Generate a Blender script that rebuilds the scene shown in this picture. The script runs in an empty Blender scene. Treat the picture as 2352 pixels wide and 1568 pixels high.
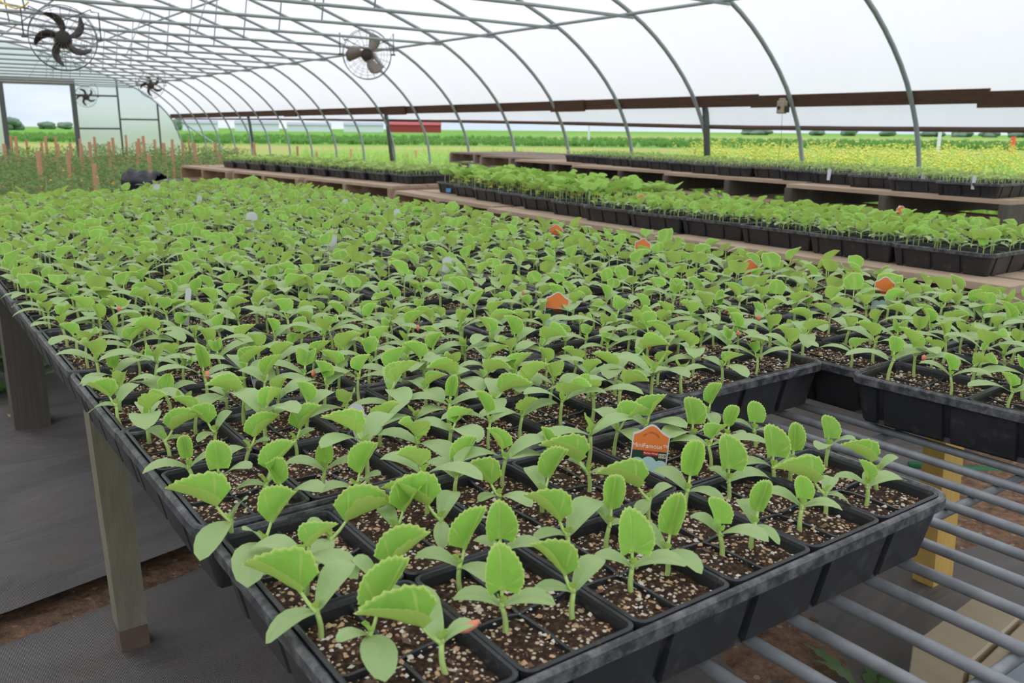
import bpy, math, random
import numpy as np
from mathutils import Vector, Matrix
random.seed(7); RS = np.random.RandomState(11)
C = bpy.context.scene.collection
S = bpy.context.scene
PI = math.pi
G = 0.52            # bench rim height above the floor
# ------------------------------------------------------------------ camera
F_PX, YAW, PITCH, ROLL = 1980.0, math.radians(36.0), math.radians(13.78), math.radians(.5)
CAM = np.array([-.157, -.610, .296 + G])
def cam_axes():
    cy, sy, cp, sp = math.cos(YAW), math.sin(YAW), math.cos(PITCH), math.sin(PITCH)
    f = np.array([sy*cp, cy*cp, -sp]); r = np.array([cy, -sy, 0.]); u = np.cross(r, f)
    cr, sr = math.cos(ROLL), math.sin(ROLL)
    return cr*r+sr*u, -sr*r+cr*u, f
AR, AU, AF = cam_axes()
def ray(px, py): return AF + AR*(px-1176)/F_PX - AU*(py-784)/F_PX
def at(px, py, z):
    d = ray(px, py); return CAM + d*((z-CAM[2])/d[2])
def at_depth(px, py, t): return CAM + ray(px, py)*t
def proj(p):
    d = np.asarray(p, float)-CAM; w = d@AF
    return 1176+F_PX*(d@AR)/w, 784-F_PX*(d@AU)/w, w
cd = bpy.data.cameras.new('camera'); cam = bpy.data.objects.new('camera', cd); C.objects.link(cam)
cd.sensor_width = 22.3; cd.lens = F_PX*22.3/2352; cd.clip_start = .05; cd.clip_end = 2000
cam.matrix_world = Matrix(((AR[0], AU[0], -AF[0], CAM[0]), (AR[1], AU[1], -AF[1], CAM[1]), (AR[2], AU[2], -AF[2], CAM[2]), (0, 0, 0, 1)))
cd.dof.use_dof = True; cd.dof.focus_distance = .95; cd.dof.aperture_fstop = 9.0
S.camera = cam
S.view_settings.view_transform = 'Standard'; S.view_settings.look = 'None'; S.view_settings.gamma = 1
S.view_settings.use_curve_mapping = False; S.view_settings.exposure = 0.09
S.cycles.use_denoising = True
S.cycles.max_bounces = 8; S.cycles.diffuse_bounces = 5; S.cycles.transmission_bounces = 6; S.cycles.transparent_max_bounces = 12
S.cycles.sample_clamp_indirect = 6.0
# ------------------------------------------------------------------ materials
def s2l(c):
    return tuple(((x/255)/12.92 if x/255 <= .04045 else ((x/255+.055)/1.055)**2.4) for x in c)
class NT:
    def __init__(s, name):
        s.m = bpy.data.materials.new(name); s.m.use_nodes = True; s.t = s.m.node_tree; s.t.nodes.clear()
        s.out = s.t.nodes.new('ShaderNodeOutputMaterial')
    def n(s, typ, ins=None, **kw):
        nd = s.t.nodes.new('ShaderNode'+typ)
        for k, v in kw.items(): setattr(nd, k, v)
        for k, v in (ins or {}).items():
            if isinstance(v, bpy.types.NodeSocket): s.t.links.new(v, nd.inputs[k])
            else: nd.inputs[k].default_value = v
        return nd
    def ramp(s, fac, stops, interp='LINEAR'):
        r = s.n('ValToRGB', {0: fac}); r.color_ramp.interpolation = interp
        e = r.color_ramp.elements
        while len(e) > 1: e.remove(e[-1])
        for i, (p, c) in enumerate(stops):
            el = e[0] if i == 0 else e.new(p)
            el.position = p; el.color = (*c, 1) if len(c) == 3 else c
        return r.outputs[0]
    def mix(s, fac, a, b, mode='MIX'):
        m = s.n('MixRGB', blend_type=mode)
        for k, v in ((0, fac), (1, a), (2, b)):
            if isinstance(v, bpy.types.NodeSocket): s.t.links.new(v, m.inputs[k])
            else: m.inputs[k].default_value = v if k == 0 else (*v, 1) if len(v) == 3 else v
        return m.outputs[0]
    def noise(s, scale, detail=4, vec=None, rough=.55, dist=0):
        d = {'Scale': scale, 'Detail': detail, 'Roughness': rough, 'Distortion': dist}
        if vec: d['Vector'] = vec
        return s.n('TexNoise', d).outputs[0]
    def obj(s, scale=None):
        o = s.n('TexCoord').outputs['Object']
        if scale: o = s.n('Mapping', {0: o, 3: scale}).outputs[0]
        return o
    def geo(s, scale=None):
        o = s.n('NewGeometry').outputs['Position']
        if scale: o = s.n('Mapping', {0: o, 3: scale}).outputs[0]
        return o
    def bsdf(s, col, rough=.6, metal=0, spec=.5, bump=None, bd=.01, bs=.5):
        d = {'Base Color': col if isinstance(col, bpy.types.NodeSocket) else (*col, 1), 'Roughness': rough, 'Metallic': metal, 'Specular IOR Level': spec}
        if bump is not None:
            d['Normal'] = s.n('Bump', {'Height': bump, 'Distance': bd, 'Strength': bs}).outputs[0]
        return s.n('BsdfPrincipled', d).outputs[0]
    def done(s, sh): s.t.links.new(sh, s.out.inputs[0]); return s.m
M = {}
def simple(name, rgb, rough=.6, metal=0, spec=.5, var=0, vs=20):
    t = NT(name); c = s2l(rgb)
    col = c
    if var:
        nz = t.noise(vs, 5, t.geo()); col = t.mix(nz, tuple(x*(1-var) for x in c), tuple(x*(1+var) for x in c))
    M[name] = t.done(t.bsdf(col, rough, metal, spec))
    return M[name]
# black moulded plastic with dust
t = NT('black_plastic'); p = t.geo()
dust = t.ramp(t.noise(38, 6, p, .65), [(.56, (0, 0, 0)), (.74, (1, 1, 1))])
streak = t.ramp(t.noise(9, 5, t.geo((1, 1, .25)), .6), [(.5, (0, 0, 0)), (.8, (1, 1, 1))])
f = t.mix(.45, dust, streak)
col = t.mix(f, s2l((42, 42, 44)), s2l((86, 84, 84)))
M['black_plastic'] = t.done(t.bsdf(col, .42, 0, .5, t.noise(60, 3, p), .002, .25))
t = NT('black_insert'); p = t.geo()
dust = t.ramp(t.noise(120, 6, p, .7), [(.58, (0, 0, 0)), (.66, (1, 1, 1))])
col = t.mix(dust, s2l((44, 45, 48)), s2l((84, 76, 70)))
M['black_insert'] = t.done(t.bsdf(col, .35, 0, .5))
# potting soil
t = NT('potting_soil'); p = t.geo()
base = t.ramp(t.noise(240, 6, p, .7), [(.34, s2l((38, 28, 23))), (.54, s2l((76, 55, 43))), (.74, s2l((150, 116, 90)))])
v = t.n('TexVoronoi', {'Vector': p, 'Scale': 260.0, 'Randomness': 1.0})
rnd = t.n('SeparateColor', {0: v.outputs['Color']})
patch = t.ramp(t.noise(16, 3, p, .6), [(.3, (.0, .0, .0)), (.7, (1, 1, 1))])
thr = t.n('Math', {0: rnd.outputs[0], 1: .5}, operation='GREATER_THAN').outputs[0]
near = t.n('Math', {0: v.outputs['Distance'], 1: .38}, operation='LESS_THAN').outputs[0]
sp = t.n('Math', {0: thr, 1: near}, operation='MULTIPLY').outputs[0]
spec_col = t.ramp(rnd.outputs[1], [(0, s2l((190, 150, 108))), (.5, s2l((224, 196, 158))), (1, s2l((244, 236, 222)))])
v2 = t.n('TexVoronoi', {'Vector': p, 'Scale': 130.0, 'Randomness': 1.0})
r2 = t.n('SeparateColor', {0: v2.outputs['Color']})
sp2 = t.n('Math', {0: t.n('Math', {0: r2.outputs[0], 1: .82}, operation='GREATER_THAN').outputs[0], 1: t.n('Math', {0: v2.outputs['Distance'], 1: .3}, operation='LESS_THAN').outputs[0]}, operation='MULTIPLY').outputs[0]
tot = t.n('Math', {0: sp, 1: sp2}, operation='MAXIMUM').outputs[0]
col = t.mix(tot, base, spec_col)
M['potting_soil'] = t.done(t.bsdf(col, .9, 0, .25, t.noise(300, 5, p, .7), .004, .8))
t = NT('rim_dust'); p = t.geo()
dust = t.ramp(t.noise(70, 6, p, .7), [(.42, (0, 0, 0)), (.66, (1, 1, 1))])
M['rim_dust'] = t.done(t.bsdf(t.mix(dust, s2l((50, 51, 54)), s2l((112, 110, 112))), .4, 0, .5))
simple('perlite', (240, 230, 214), .8, var=.1, vs=300)
simple('tan_grit', (220, 182, 140), .85, var=.2, vs=300)
simple('bark_chip', (116, 88, 72), .85, var=.3, vs=200)
def leafmat(name, base, margin, under, tr=.32):
    t = NT(name)
    e = t.n('Attribute', attribute_name='edge').outputs['Fac']
    ve = t.n('Attribute', attribute_name='vein').outputs['Fac']
    rn = t.n('Attribute', attribute_name='rnd').outputs['Fac']
    oi = t.n('ObjectInfo').outputs['Random']
    r = t.n('Math', {0: rn, 1: oi}, operation='ADD').outputs[0]
    r = t.n('Math', {0: r, 1: 1.0}, operation='MODULO').outputs[0]
    b = t.ramp(r, [(0, tuple(x*.86 for x in s2l(base))), (.5, s2l(base)), (1, tuple(min(1, x*1.12) for x in s2l(base)))])
    b = t.mix(t.ramp(t.noise(90, 4, t.geo()), [(.3, (0, 0, 0)), (.8, (.35, .35, .35))]), b, s2l(under))
    b = t.mix(t.n('Math', {0: ve, 1: .5}, operation='MULTIPLY').outputs[0], b, s2l(margin))
    em = t.ramp(e, [(.9, (0, 0, 0)), (.985, (1, 1, 1))])
    b = t.mix(em, b, s2l(margin))
    bf = t.n('NewGeometry').outputs['Backfacing']
    b = t.mix(t.n('Math', {0: bf, 1: .75}, operation='MULTIPLY').outputs[0], b, s2l(under))
    hb = t.n('Math', {0: t.noise(160, 3, t.geo()), 1: ve}, operation='SUBTRACT').outputs[0]
    pr = t.bsdf(b, .5, 0, .32, hb, .0015, .5)
    tl = t.n('BsdfTranslucent', {'Color': t.mix(.5, b, s2l(margin))}).outputs[0]
    sh = t.n('MixShader', {0: tr, 1: pr, 2: tl}).outputs[0]
    M[name] = t.done(sh)
leafmat('true_leaf', (140, 198, 76), (212, 232, 132), (186, 214, 104))
leafmat('cotyledon', (208, 226, 176), (216, 230, 166), (166, 196, 124), .25)
leafmat('pale_leaf', (176, 212, 104), (206, 228, 136), (194, 220, 134))
leafmat('squash_leaf', (156, 206, 84), (188, 220, 110), (176, 212, 106))
leafmat('crop_leaf', (106, 154, 66), (122, 164, 80), (114, 158, 74))
leafmat('yellow_leaf', (218, 206, 78), (230, 220, 110), (214, 204, 90))
leafmat('dark_leaf', (84, 112, 70), (120, 148, 84), (110, 138, 84))
leafmat('weed_leaf', (120, 156, 84), (140, 176, 100), (134, 166, 98))
simple('stem', (190, 216, 126), .5, var=.12, vs=60)
simple('seed_coat', (232, 138, 110), .6)
simple('yellow_flower', (226, 190, 60), .6)
simple('mustard_flower', (222, 222, 96), .6)
simple('tree_leaf', (106, 126, 104), .9, var=.35, vs=.8)  # far trees: distance haze put into the leaf colour, greyed and lightened
simple('trunk', (92, 80, 66), .9)
# woods
def wood(name, a, b, sc=(3, 60, 60), rough=.75):
    t = NT(name); p = t.obj(sc)
    n = t.noise(1.2, 6, p, .65, .3); n2 = t.noise(9, 4, t.obj())
    col = t.mix(n, s2l(a), s2l(b)); col = t.mix(t.n('Math', {0: n2, 1: .35}, operation='MULTIPLY').outputs[0], col, tuple(x*.55 for x in s2l(a)))
    M[name] = t.done(t.bsdf(col, rough, 0, .25, n, .003, .5))
wood('pallet_wood', (158, 136, 116), (226, 200, 170), (60, 3, 60))
wood('pallet_wood_x', (142, 116, 96), (208, 178, 148), (3, 60, 60))
wood('old_wood', (128, 114, 102), (190, 172, 154), (60, 3, 60))
wood('dark_board', (62, 48, 40), (116, 88, 70), (60, 2.5, 50))
wood('post_grey', (112, 108, 92), (164, 156, 134), (70, 70, 3))
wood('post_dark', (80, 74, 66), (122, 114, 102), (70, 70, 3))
wood('post_yellow', (208, 160, 80), (246, 208, 122), (70, 70, 3))
wood('stake_wood', (204, 152, 118), (236, 188, 152), (70, 70, 3))
wood('lumber', (186, 164, 132), (230, 212, 180), (14, 4, 30))
simple('galvanised', (138, 140, 142), .5, .25, .5, .55, 45)
simple('pipe_steel', (160, 172, 170), .5, .15, .5, .15, 3)
simple('pipe_dark', (98, 104, 102), .6, .2, .5, .15, 3)
simple('rust', (112, 92, 80), .8, .1, .4, .3, 40)
simple('plate_metal', (150, 158, 164), .45, .5, .5, .15, 8)
simple('fan_dark', (64, 58, 54), .55, .2)
simple('fan_grey', (152, 142, 132), .5, .1)
simple('fan_wire', (112, 116, 116), .5, .4)
simple('fan_white', (222, 222, 222), .5)
simple('tag_white', (214, 214, 218), .5)
simple('ink', (60, 60, 66), .6)
simple('tag_orange', (232, 124, 52), .45)
simple('tag_red', (198, 48, 42), .45)
simple('tag_green', (36, 62, 42), .45)
simple('tag_petal', (190, 220, 218), .45)
simple('tag_yellow', (240, 214, 60), .45)
simple('letter_white', (250, 236, 226), .5)
simple('letter_brown', (150, 84, 40), .5)
simple('sticker_blue', (74, 138, 192), .5)
simple('sticker_white', (200, 186, 176), .5)
simple('hose_green', (40, 110, 72), .5)
simple('bag_black', (52, 54, 58), .45, 0, .5, .2, 20)
simple('bag_grey', (96, 96, 102), .6)
simple('box_beige', (168, 158, 134), .6, 0, .5, .25, 60)
simple('box_dark', (60, 52, 46), .6)
simple('straw', (168, 140, 96), .8)
simple('barn_white', (222, 226, 230), .8)
simple('barn_red', (158, 62, 60), .8)
simple('barn_roof', (150, 156, 162), .8)
simple('flag_orange', (236, 100, 60), .6)
# film
def film(name, col, transl, streak=.05):
    t = NT(name); p = t.geo((.25, 1.2, .6))
    n = t.noise(1.6, 5, p, .6, 1.0)
    c = t.mix(n, tuple(x*(1-streak) for x in col), col)
    d = t.n('BsdfDiffuse', {'Color': c}).outputs[0]
    tr = t.n('BsdfTranslucent', {'Color': c}).outputs[0]
    M[name] = t.done(t.n('MixShader', {0: transl, 1: d, 2: tr}).outputs[0])
film('poly_film', (.955, .925, .905), .64)
film('curtain_film', (.9, .9, .9), .62, .1)
t = NT('end_film')
c = (.80, .83, .81, 1)
tr = t.n('BsdfTranslucent', {'Color': c}).outputs[0]
rf = t.n('BsdfRefraction', {'Color': c, 'IOR': 1.1, 'Roughness': .5}).outputs[0]
M['end_film'] = t.done(t.n('MixShader', {0: .62, 1: tr, 2: rf}).outputs[0])
# ground fabric
t = NT('landscape_fabric'); p = t.geo()
wr = t.noise(2.6, 3, t.geo((1, 2.2, 1)), .5, .8)
weave = t.n('TexWave', {'Vector': p, 'Scale': 160.0, 'Distortion': .5}, wave_type='BANDS', bands_direction='X').outputs[1]
col = t.mix(wr, s2l((66, 64, 63)), s2l((134, 126, 120)))
col = t.mix(t.ramp(t.noise(7, 6, p, .6), [(.5, (0, 0, 0)), (.75, (.6, .6, .6))]), col, s2l((112, 98, 88)))
h = t.mix(.012, wr, weave)
M['landscape_fabric'] = t.done(t.bsdf(col, .55, 0, .5, h, .06, .7))
t = NT('bare_soil'); p = t.geo()
n = t.noise(40, 7, p, .7)
v = t.n('TexVoronoi', {'Vector': p, 'Scale': 60.0}); sc = t.n('SeparateColor', {0: v.outputs['Color']})
sp = t.n('Math', {0: t.n('Math', {0: sc.outputs[0], 1: .8}, operation='GREATER_THAN').outputs[0], 1: t.n('Math', {0: v.outputs['Distance'], 1: .3}, operation='LESS_THAN').outputs[0]}, operation='MULTIPLY').outputs[0]
col = t.mix(sp, t.ramp(n, [(.3, s2l((92, 68, 54))), (.7, s2l((176, 142, 114)))]), s2l((178, 156, 128)))
M['bare_soil'] = t.done(t.bsdf(col, .95, 0, .2, n, .02, .8))
# field: bands laid across the land
t = NT('field'); p = t.geo()
q = t.n('VectorMath', {0: p, 1: (math.sin(YAW), math.cos(YAW), 0)}, operation='DOT_PRODUCT').outputs['Value']
sx = t.n('VectorMath', {0: p, 1: (math.cos(YAW), -math.sin(YAW), 0)}, operation='DOT_PRODUCT').outputs['Value']
wob = t.n('Math', {0: t.noise(.05, 3, p), 1: 14.0}, operation='MULTIPLY').outputs[0]
qq = t.n('Math', {0: t.n('Math', {0: q, 1: wob}, operation='ADD').outputs[0], 1: 400.0}, operation='DIVIDE').outputs[0]
gr = s2l((106, 156, 62)); gr2 = s2l((134, 166, 78)); tan = s2l((182, 168, 106)); olive = s2l((146, 174, 80))
left = t.ramp(qq, [(.0, olive), (.055, s2l((144, 172, 78))), (.085, s2l((156, 172, 88))), (.115, tan), (.122, s2l((148, 166, 82))), (.135, gr), (1, gr)])
right = t.ramp(qq, [(.0, olive), (.06, s2l((148, 172, 80))), (.1, s2l((174, 164, 98))), (.118, tan), (.13, s2l((108, 154, 66))), (.2, s2l((110, 156, 68))), (.23, s2l((164, 172, 104))), (.36, s2l((158, 170, 96))), (.42, gr2), (1, gr)])
sf = t.ramp(t.n('Math', {0: t.n('Math', {0: sx, 1: q}, operation='DIVIDE').outputs[0], 1: .5}, operation='ADD').outputs[0], [(.45, (0, 0, 0)), (.62, (1, 1, 1))])
col = t.mix(sf, left, right)
big = t.noise(.5, 6, p, .65); fine = t.noise(6, 6, p, .7)
col = t.mix(t.ramp(fine, [(.35, (.35, .35, .35)), (.7, (0, 0, 0))]), col, tuple(x*.6 for x in gr))
col = t.mix(t.ramp(big, [(.5, (0, 0, 0)), (.75, (.4, .4, .4))]), col, s2l((196, 196, 110)))
M['field'] = t.done(t.bsdf(col, .95, 0, .1, fine, .1, .6))
# ------------------------------------------------------------------ mesh helpers
class MB:
    def __init__(s): s.v = []; s.f = []; s.m = []; s.n = 0; s.a = {}
    def add(s, V, Fc, mi=0, **at_):
        V = np.asarray(V, float).reshape(-1, 3); k = len(V)
        s.v.append(V); n = s.n
        for f_ in Fc: s.f.append(tuple(i+n for i in f_)); s.m.append(mi)
        for name in ('edge', 'vein', 'rnd'):
            val = at_.get(name, 0.)
            s.a.setdefault(name, []).append(np.full(k, val) if np.isscalar(val) else np.asarray(val, float))
        s.n += k; return s
    def box(s, c, h, mi=0, R=None):
        c = np.array(c, float); h = np.array(h, float)
        V = np.array([[x, y, z] for x in (-1, 1) for y in (-1, 1) for z in (-1, 1)])*h
        if R is not None: V = V@np.array(R).T
        return s.add(V+c, [(0, 1, 3, 2), (4, 6, 7, 5), (0, 4, 5, 1), (2, 3, 7, 6), (0, 2, 6, 4), (1, 5, 7, 3)], mi)
    def tube(s, P, r, n=8, mi=0, closed=False, cap=True):
        P = np.asarray(P, float); m = len(P); r = np.full(m, r) if np.isscalar(r) else np.asarray(r, float)
        T = np.roll(P, -1, 0)-np.roll(P, 1, 0) if closed else np.gradient(P, axis=0)
        T /= np.linalg.norm(T, axis=1)[:, None]+1e-12
        ref = np.array([0, 0, 1.]) if abs(T[0][2]) < .9 else np.array([1., 0, 0])
        A = np.cross(T[0], ref); A /= np.linalg.norm(A); V = []
        for i in range(m):
            A = A-T[i]*(A@T[i]); A /= np.linalg.norm(A)+1e-12; B = np.cross(T[i], A)
            for k in range(n):
                a = 2*PI*k/n; V.append(P[i]+r[i]*(math.cos(a)*A+math.sin(a)*B))
        Fc = []
        for i in range(m if closed else m-1):
            j = (i+1) % m
            for k in range(n): Fc.append((i*n+k, i*n+(k+1) % n, j*n+(k+1) % n, j*n+k))
        if cap and not closed: Fc += [tuple(range(n))[::-1], tuple((m-1)*n+k for k in range(n))]
        return s.add(V, Fc, mi)
    def rock(s, c, r, mi=0):
        V = np.array([[1, 0, 0], [-1, 0, 0], [0, 1, 0], [0, -1, 0], [0, 0, 1], [0, 0, -1]])*RS.uniform(.6, 1.2, (6, 1))
        a = RS.uniform(0, 6.28); R = np.array([[math.cos(a), -math.sin(a), 0], [math.sin(a), math.cos(a), 0], [0, 0, 1]])
        return s.add(V*r@R.T+np.array(c), [(0, 2, 4), (2, 1, 4), (1, 3, 4), (3, 0, 4), (2, 0, 5), (1, 2, 5), (3, 1, 5), (0, 3, 5)], mi)
    def mesh(s, name, mats, smooth=False, autosm=None):
        V = np.concatenate(s.v)
        me = bpy.data.meshes.new(name)
        me.vertices.add(len(V)); me.vertices.foreach_set('co', V.ravel())
        L = [len(f_) for f_ in s.f]; idx = np.fromiter((i for f_ in s.f for i in f_), dtype=np.int32)
        me.loops.add(len(idx)); me.loops.foreach_set('vertex_index', idx)
        me.polygons.add(len(L)); st = np.concatenate([[0], np.cumsum(L)[:-1]]).astype(np.int32)
        me.polygons.foreach_set('loop_start', st); me.polygons.foreach_set('loop_total', np.array(L, np.int32))
        me.polygons.foreach_set('material_index', np.array(s.m, np.int32))
        me.polygons.foreach_set('use_smooth', np.full(len(L), bool(smooth)))
        for m_ in (mats if isinstance(mats, (list, tuple)) else [mats]): me.materials.append(M[m_])
        for k, v in s.a.items():
            v = np.concatenate(v)
            if v.any():
                a = me.attributes.new(k, 'FLOAT', 'POINT'); a.data.foreach_set('value', v)
        me.update(calc_edges=True); me.validate()
        return me
    def obj(s, name, mats, parent=None, smooth=False):
        return link(name, s.mesh(name, mats, smooth), parent)
def link(name, me, parent=None, loc=None, rz=0):
    o = bpy.data.objects.new(name, me); C.objects.link(o)
    if parent: o.parent = parent
    if loc is not None: o.location = loc
    if rz: o.rotation_euler = (0, 0, rz)
    return o
def tag(o, label, cat, group=None, kind=None):
    if label: o['label'] = label
    if cat: o['category'] = cat
    if group: o['group'] = group
    if kind: o['kind'] = kind
    return o
def empty(name, loc, label, cat, group=None, rz=0):
    o = link(name, None, None, loc, rz); return tag(o, label, cat, group)
def struct(o): o['kind'] = 'structure'; return o
ORD = ['first', 'second', 'third', 'fourth', 'fifth', 'sixth', 'seventh', 'eighth', 'ninth', 'tenth', 'eleventh', 'twelfth', 'thirteenth', 'fourteenth', 'fifteenth', 'sixteenth', 'seventeenth', 'eighteenth', 'nineteenth', 'twentieth'] + ['%dth' % i for i in range(21, 60)]
def nth(i, what): return ('' if i == 0 else ORD[i]+' ')+what
# ------------------------------------------------------------------ world
w = bpy.data.worlds.new('sky'); S.world = w; w.use_nodes = True; nt = w.node_tree; nt.nodes.clear()
def wn(t_, **k):
    n_ = nt.nodes.new('ShaderNode'+t_)
    for a, b in k.items(): setattr(n_, a, b)
    return n_
tc = wn('TexCoord'); sep = wn('SeparateXYZ'); nt.links.new(tc.outputs['Generated'], sep.inputs[0])
el = wn('ValToRGB'); nt.links.new(sep.outputs[2], el.inputs[0])
e = el.color_ramp.elements; e[0].position = 0; e[0].color = (.80, .86, .92, 1); e[1].position = 1; e[1].color = (2.05, 2.1, 2.3, 1)
for pos_, c_ in ((.06, (.74, .84, .95)), (.14, (.72, .82, .95)), (.3, (1.1, 1.15, 1.28))):
    x = e.new(pos_); x.color = (*c_, 1)
mp = wn('Mapping'); mp.inputs[3].default_value = (2, 2, 9); nt.links.new(tc.outputs['Generated'], mp.inputs[0])
nz = wn('TexNoise'); nz.inputs['Scale'].default_value = 2.2; nz.inputs['Detail'].default_value = 5; nt.links.new(mp.outputs[0], nz.inputs['Vector'])
cr = wn('ValToRGB'); cr.color_ramp.elements[0].position = .42; cr.color_ramp.elements[0].color = (.86, .93, 1, 1); cr.color_ramp.elements[1].position = .62; cr.color_ramp.elements[1].color = (1.12, 1.09, 1.06, 1)
nt.links.new(nz.outputs[0], cr.inputs[0])
mx = wn('MixRGB', blend_type='MULTIPLY'); mx.inputs[0].default_value = 1; nt.links.new(el.outputs[0], mx.inputs[1]); nt.links.new(cr.outputs[0], mx.inputs[2])
bg = wn('Background'); bg.inputs[1].default_value = 1.0; nt.links.new(mx.outputs[0], bg.inputs[0])
wo = wn('OutputWorld'); nt.links.new(bg.outputs[0], wo.inputs[0])
# ------------------------------------------------------------------ seedlings
def unit(v): v = np.asarray(v, float); return v/(np.linalg.norm(v)+1e-12)
def cot_geo(mb, node, tip, W, arch=.008, cup=.18, nu=9, nv=5, mi=0, rnd=0.):
    node = np.asarray(node, float); tip = np.asarray(tip, float)
    mid = (node+tip)/2+np.array([0, 0, arch*2])
    T = (1-np.cos(np.linspace(0, PI, nu)))/2*.55+np.linspace(0, 1, nu)*.45
    P = [(1-t)**2*node+2*t*(1-t)*mid+t*t*tip for t in T]
    V = []; ed = []; ve = []
    for i, t_ in enumerate(T):
        d = unit(P[min(i+1, nu-1)]-P[max(i-1, 0)])
        sd = np.cross(d, [0, 0, 1.]); sd = unit(sd) if np.linalg.norm(sd) > .05 else AR.copy()
        n_ = np.cross(sd, d)
        wv = max(.07 if t_ < .5 else .0, math.sqrt(max(0, 1-abs(2*t_**.9-1)**2.3))*(0.42+.58*min(1, t_*1.7)))*W/2
        for k in range(nv):
            v_ = -1+2*k/(nv-1)
            V.append(P[i]+sd*wv*v_+n_*(wv*cup*v_*v_)); ed.append(abs(v_)*.97 if t_ < .98 else 1.); ve.append(1. if abs(v_) < .01 else 0.)
    Fc = [(i*nv+k, i*nv+k+1, (i+1)*nv+k+1, (i+1)*nv+k) for i in range(nu-1) for k in range(nv-1)]
    Fc = [f_[::-1] for f_ in Fc]
    mb.add(V, Fc, mi, edge=ed, vein=ve, rnd=rnd)
def leaf_geo(mb, node, az, elev, size, fold, roll=0., pet=.5, nth_=44, nr=4, mi=0, pmi=1, rnd=0., curl=.35, petr=.0012):
    """blade with the midrib along (az, elev); folded up along it like a shell"""
    node = np.asarray(node, float)
    h = np.array([math.cos(az), math.sin(az), 0])
    m = h*math.cos(elev)+np.array([0, 0, math.sin(elev)])
    s_ = np.array([-math.sin(az), math.cos(az), 0])
    n_ = unit(np.cross(m, s_))
    if n_[2] < 0 and elev < 1.4: n_ = -n_
    if elev >= 1.4: n_ = -h if n_@h > 0 else n_
    s_, n_ = s_*math.cos(roll)+n_*math.sin(roll), n_*math.cos(roll)-s_*math.sin(roll)
    pd = unit(m+np.array([0, 0, .5])); base = node+pd*size*pet
    mb.tube([node, node+pd*size*pet*.5+h*.001, base], [petr*1.25, petr, petr*.85], 6 if nth_ > 20 else 3, pmi, cap=False)
    V = [base]; ed = [0.]; ve = [1.]
    TH = np.linspace(-1.95, 1.95, nth_+1)
    ph = fold
    for j in range(1, nr+1):
        rr = (j/nr)
        for i, th in enumerate(TH):
            R = size*(.74+.36*math.cos(th*.9)-.04*abs(math.sin(2.5*th)))
            if j == nr: R *= 1+(.03 if i % 2 == 0 else -.025)
            r = R*rr; x = r*math.cos(th)+size*.16*rr; y = r*math.sin(th)
            e_ = size*.18; fy = math.sqrt(y*y+e_*e_)-e_
            yy = y*(1-(1-math.cos(ph))*min(1, abs(y)/(e_*1.3)))
            lift = fy*math.sin(ph)-curl*x*abs(x)/size*.6+size*.075*math.sin(th*3.3+az*3)*rr*rr+size*.03*math.sin(th*9+x*300)*rr
            V.append(base+m*x+s_*yy+n_*lift); ed.append(rr*.985 if j < nr else 1.)
            ve.append(1. if abs(math.sin(2.5*th)) < .12 and j < nr else 0.)
    k = nth_+1; Fc = [(0, 1+i, 2+i) for i in range(nth_)]
    for j in range(nr-1):
        for i in range(nth_): a = 1+j*k+i; Fc.append((a, a+k, a+k+1, a+1))
    mb.add(V, Fc, mi, edge=ed, vein=ve, rnd=rnd)
def stem_geo(mb, base, node, r0=.0021, r1=.0016, n=8, bow=.002, mi=0):
    b = np.asarray(base, float); nd = np.asarray(node, float); d = nd-b
    sgn = 1 if (int(abs(nd[0])*1e4) % 2) else -1
    P = [b+d*t_+np.array([sgn*bow*math.sin(PI*t_), 0, 0]) for t_ in (np.linspace(0, 1, 6) if n > 4 else (0, 1))]
    mb.tube(P, np.linspace(r0, r1, len(P)), n, mi, cap=True)
def make_seedling_meshes(node, ca, cb, leaf, W=.024, bud=True, leaf2=None):
    out = []
    m = MB(); stem_geo(m, (0, 0, -.006), node); m.rock(node, (.0028, .0028, .003), 0); out.append(('stem', m.mesh('stem', ['stem'], True)))
    for c in (ca, cb):
        if c is None: continue
        m = MB(); L = np.linalg.norm(np.array(c)-node)
        cot_geo(m, node, c, min(W, L*.62), arch=L*.17); out.append(('cotyledon', m.mesh('cotyledon', ['cotyledon'], True)))
    m = MB(); leaf_geo(m, node, *leaf); out.append(('true_leaf', m.mesh('true_leaf', ['true_leaf', 'stem'], True)))
    if bud:
        m = MB(); leaf_geo(m, node, leaf[0]+2.6, 1.2, .006, .9, 0., .6, 12, 2); out.append(('leaf_bud', m.mesh('leaf_bud', ['true_leaf', 'stem'], True)))
    return out
protos = []
for i in range(16):
    hgt = random.uniform(.026, .038); az = 0.
    def tip(a, L, e): return (L*math.cos(a)*math.cos(e), L*math.sin(a)*math.cos(e), hgt+L*math.sin(e))
    ca = tip(az+random.uniform(-.25, .25), random.uniform(.042, .056), random.uniform(-.05, .32))
    cb = tip(az+PI+random.uniform(-.35, .35), random.uniform(.040, .054), random.uniform(-.1, .32))
    lf = (PI/2*random.choice((1, -1))+random.uniform(-.7, .7), random.uniform(.45, 1.15), random.uniform(.018, .025), random.uniform(.95, 1.25), random.uniform(-.3, .3))
    protos.append(make_seedling_meshes(np.array([random.uniform(-.003, .003), random.uniform(-.003, .003), hgt]), ca, cb, lf, random.uniform(.022, .027)))
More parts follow.
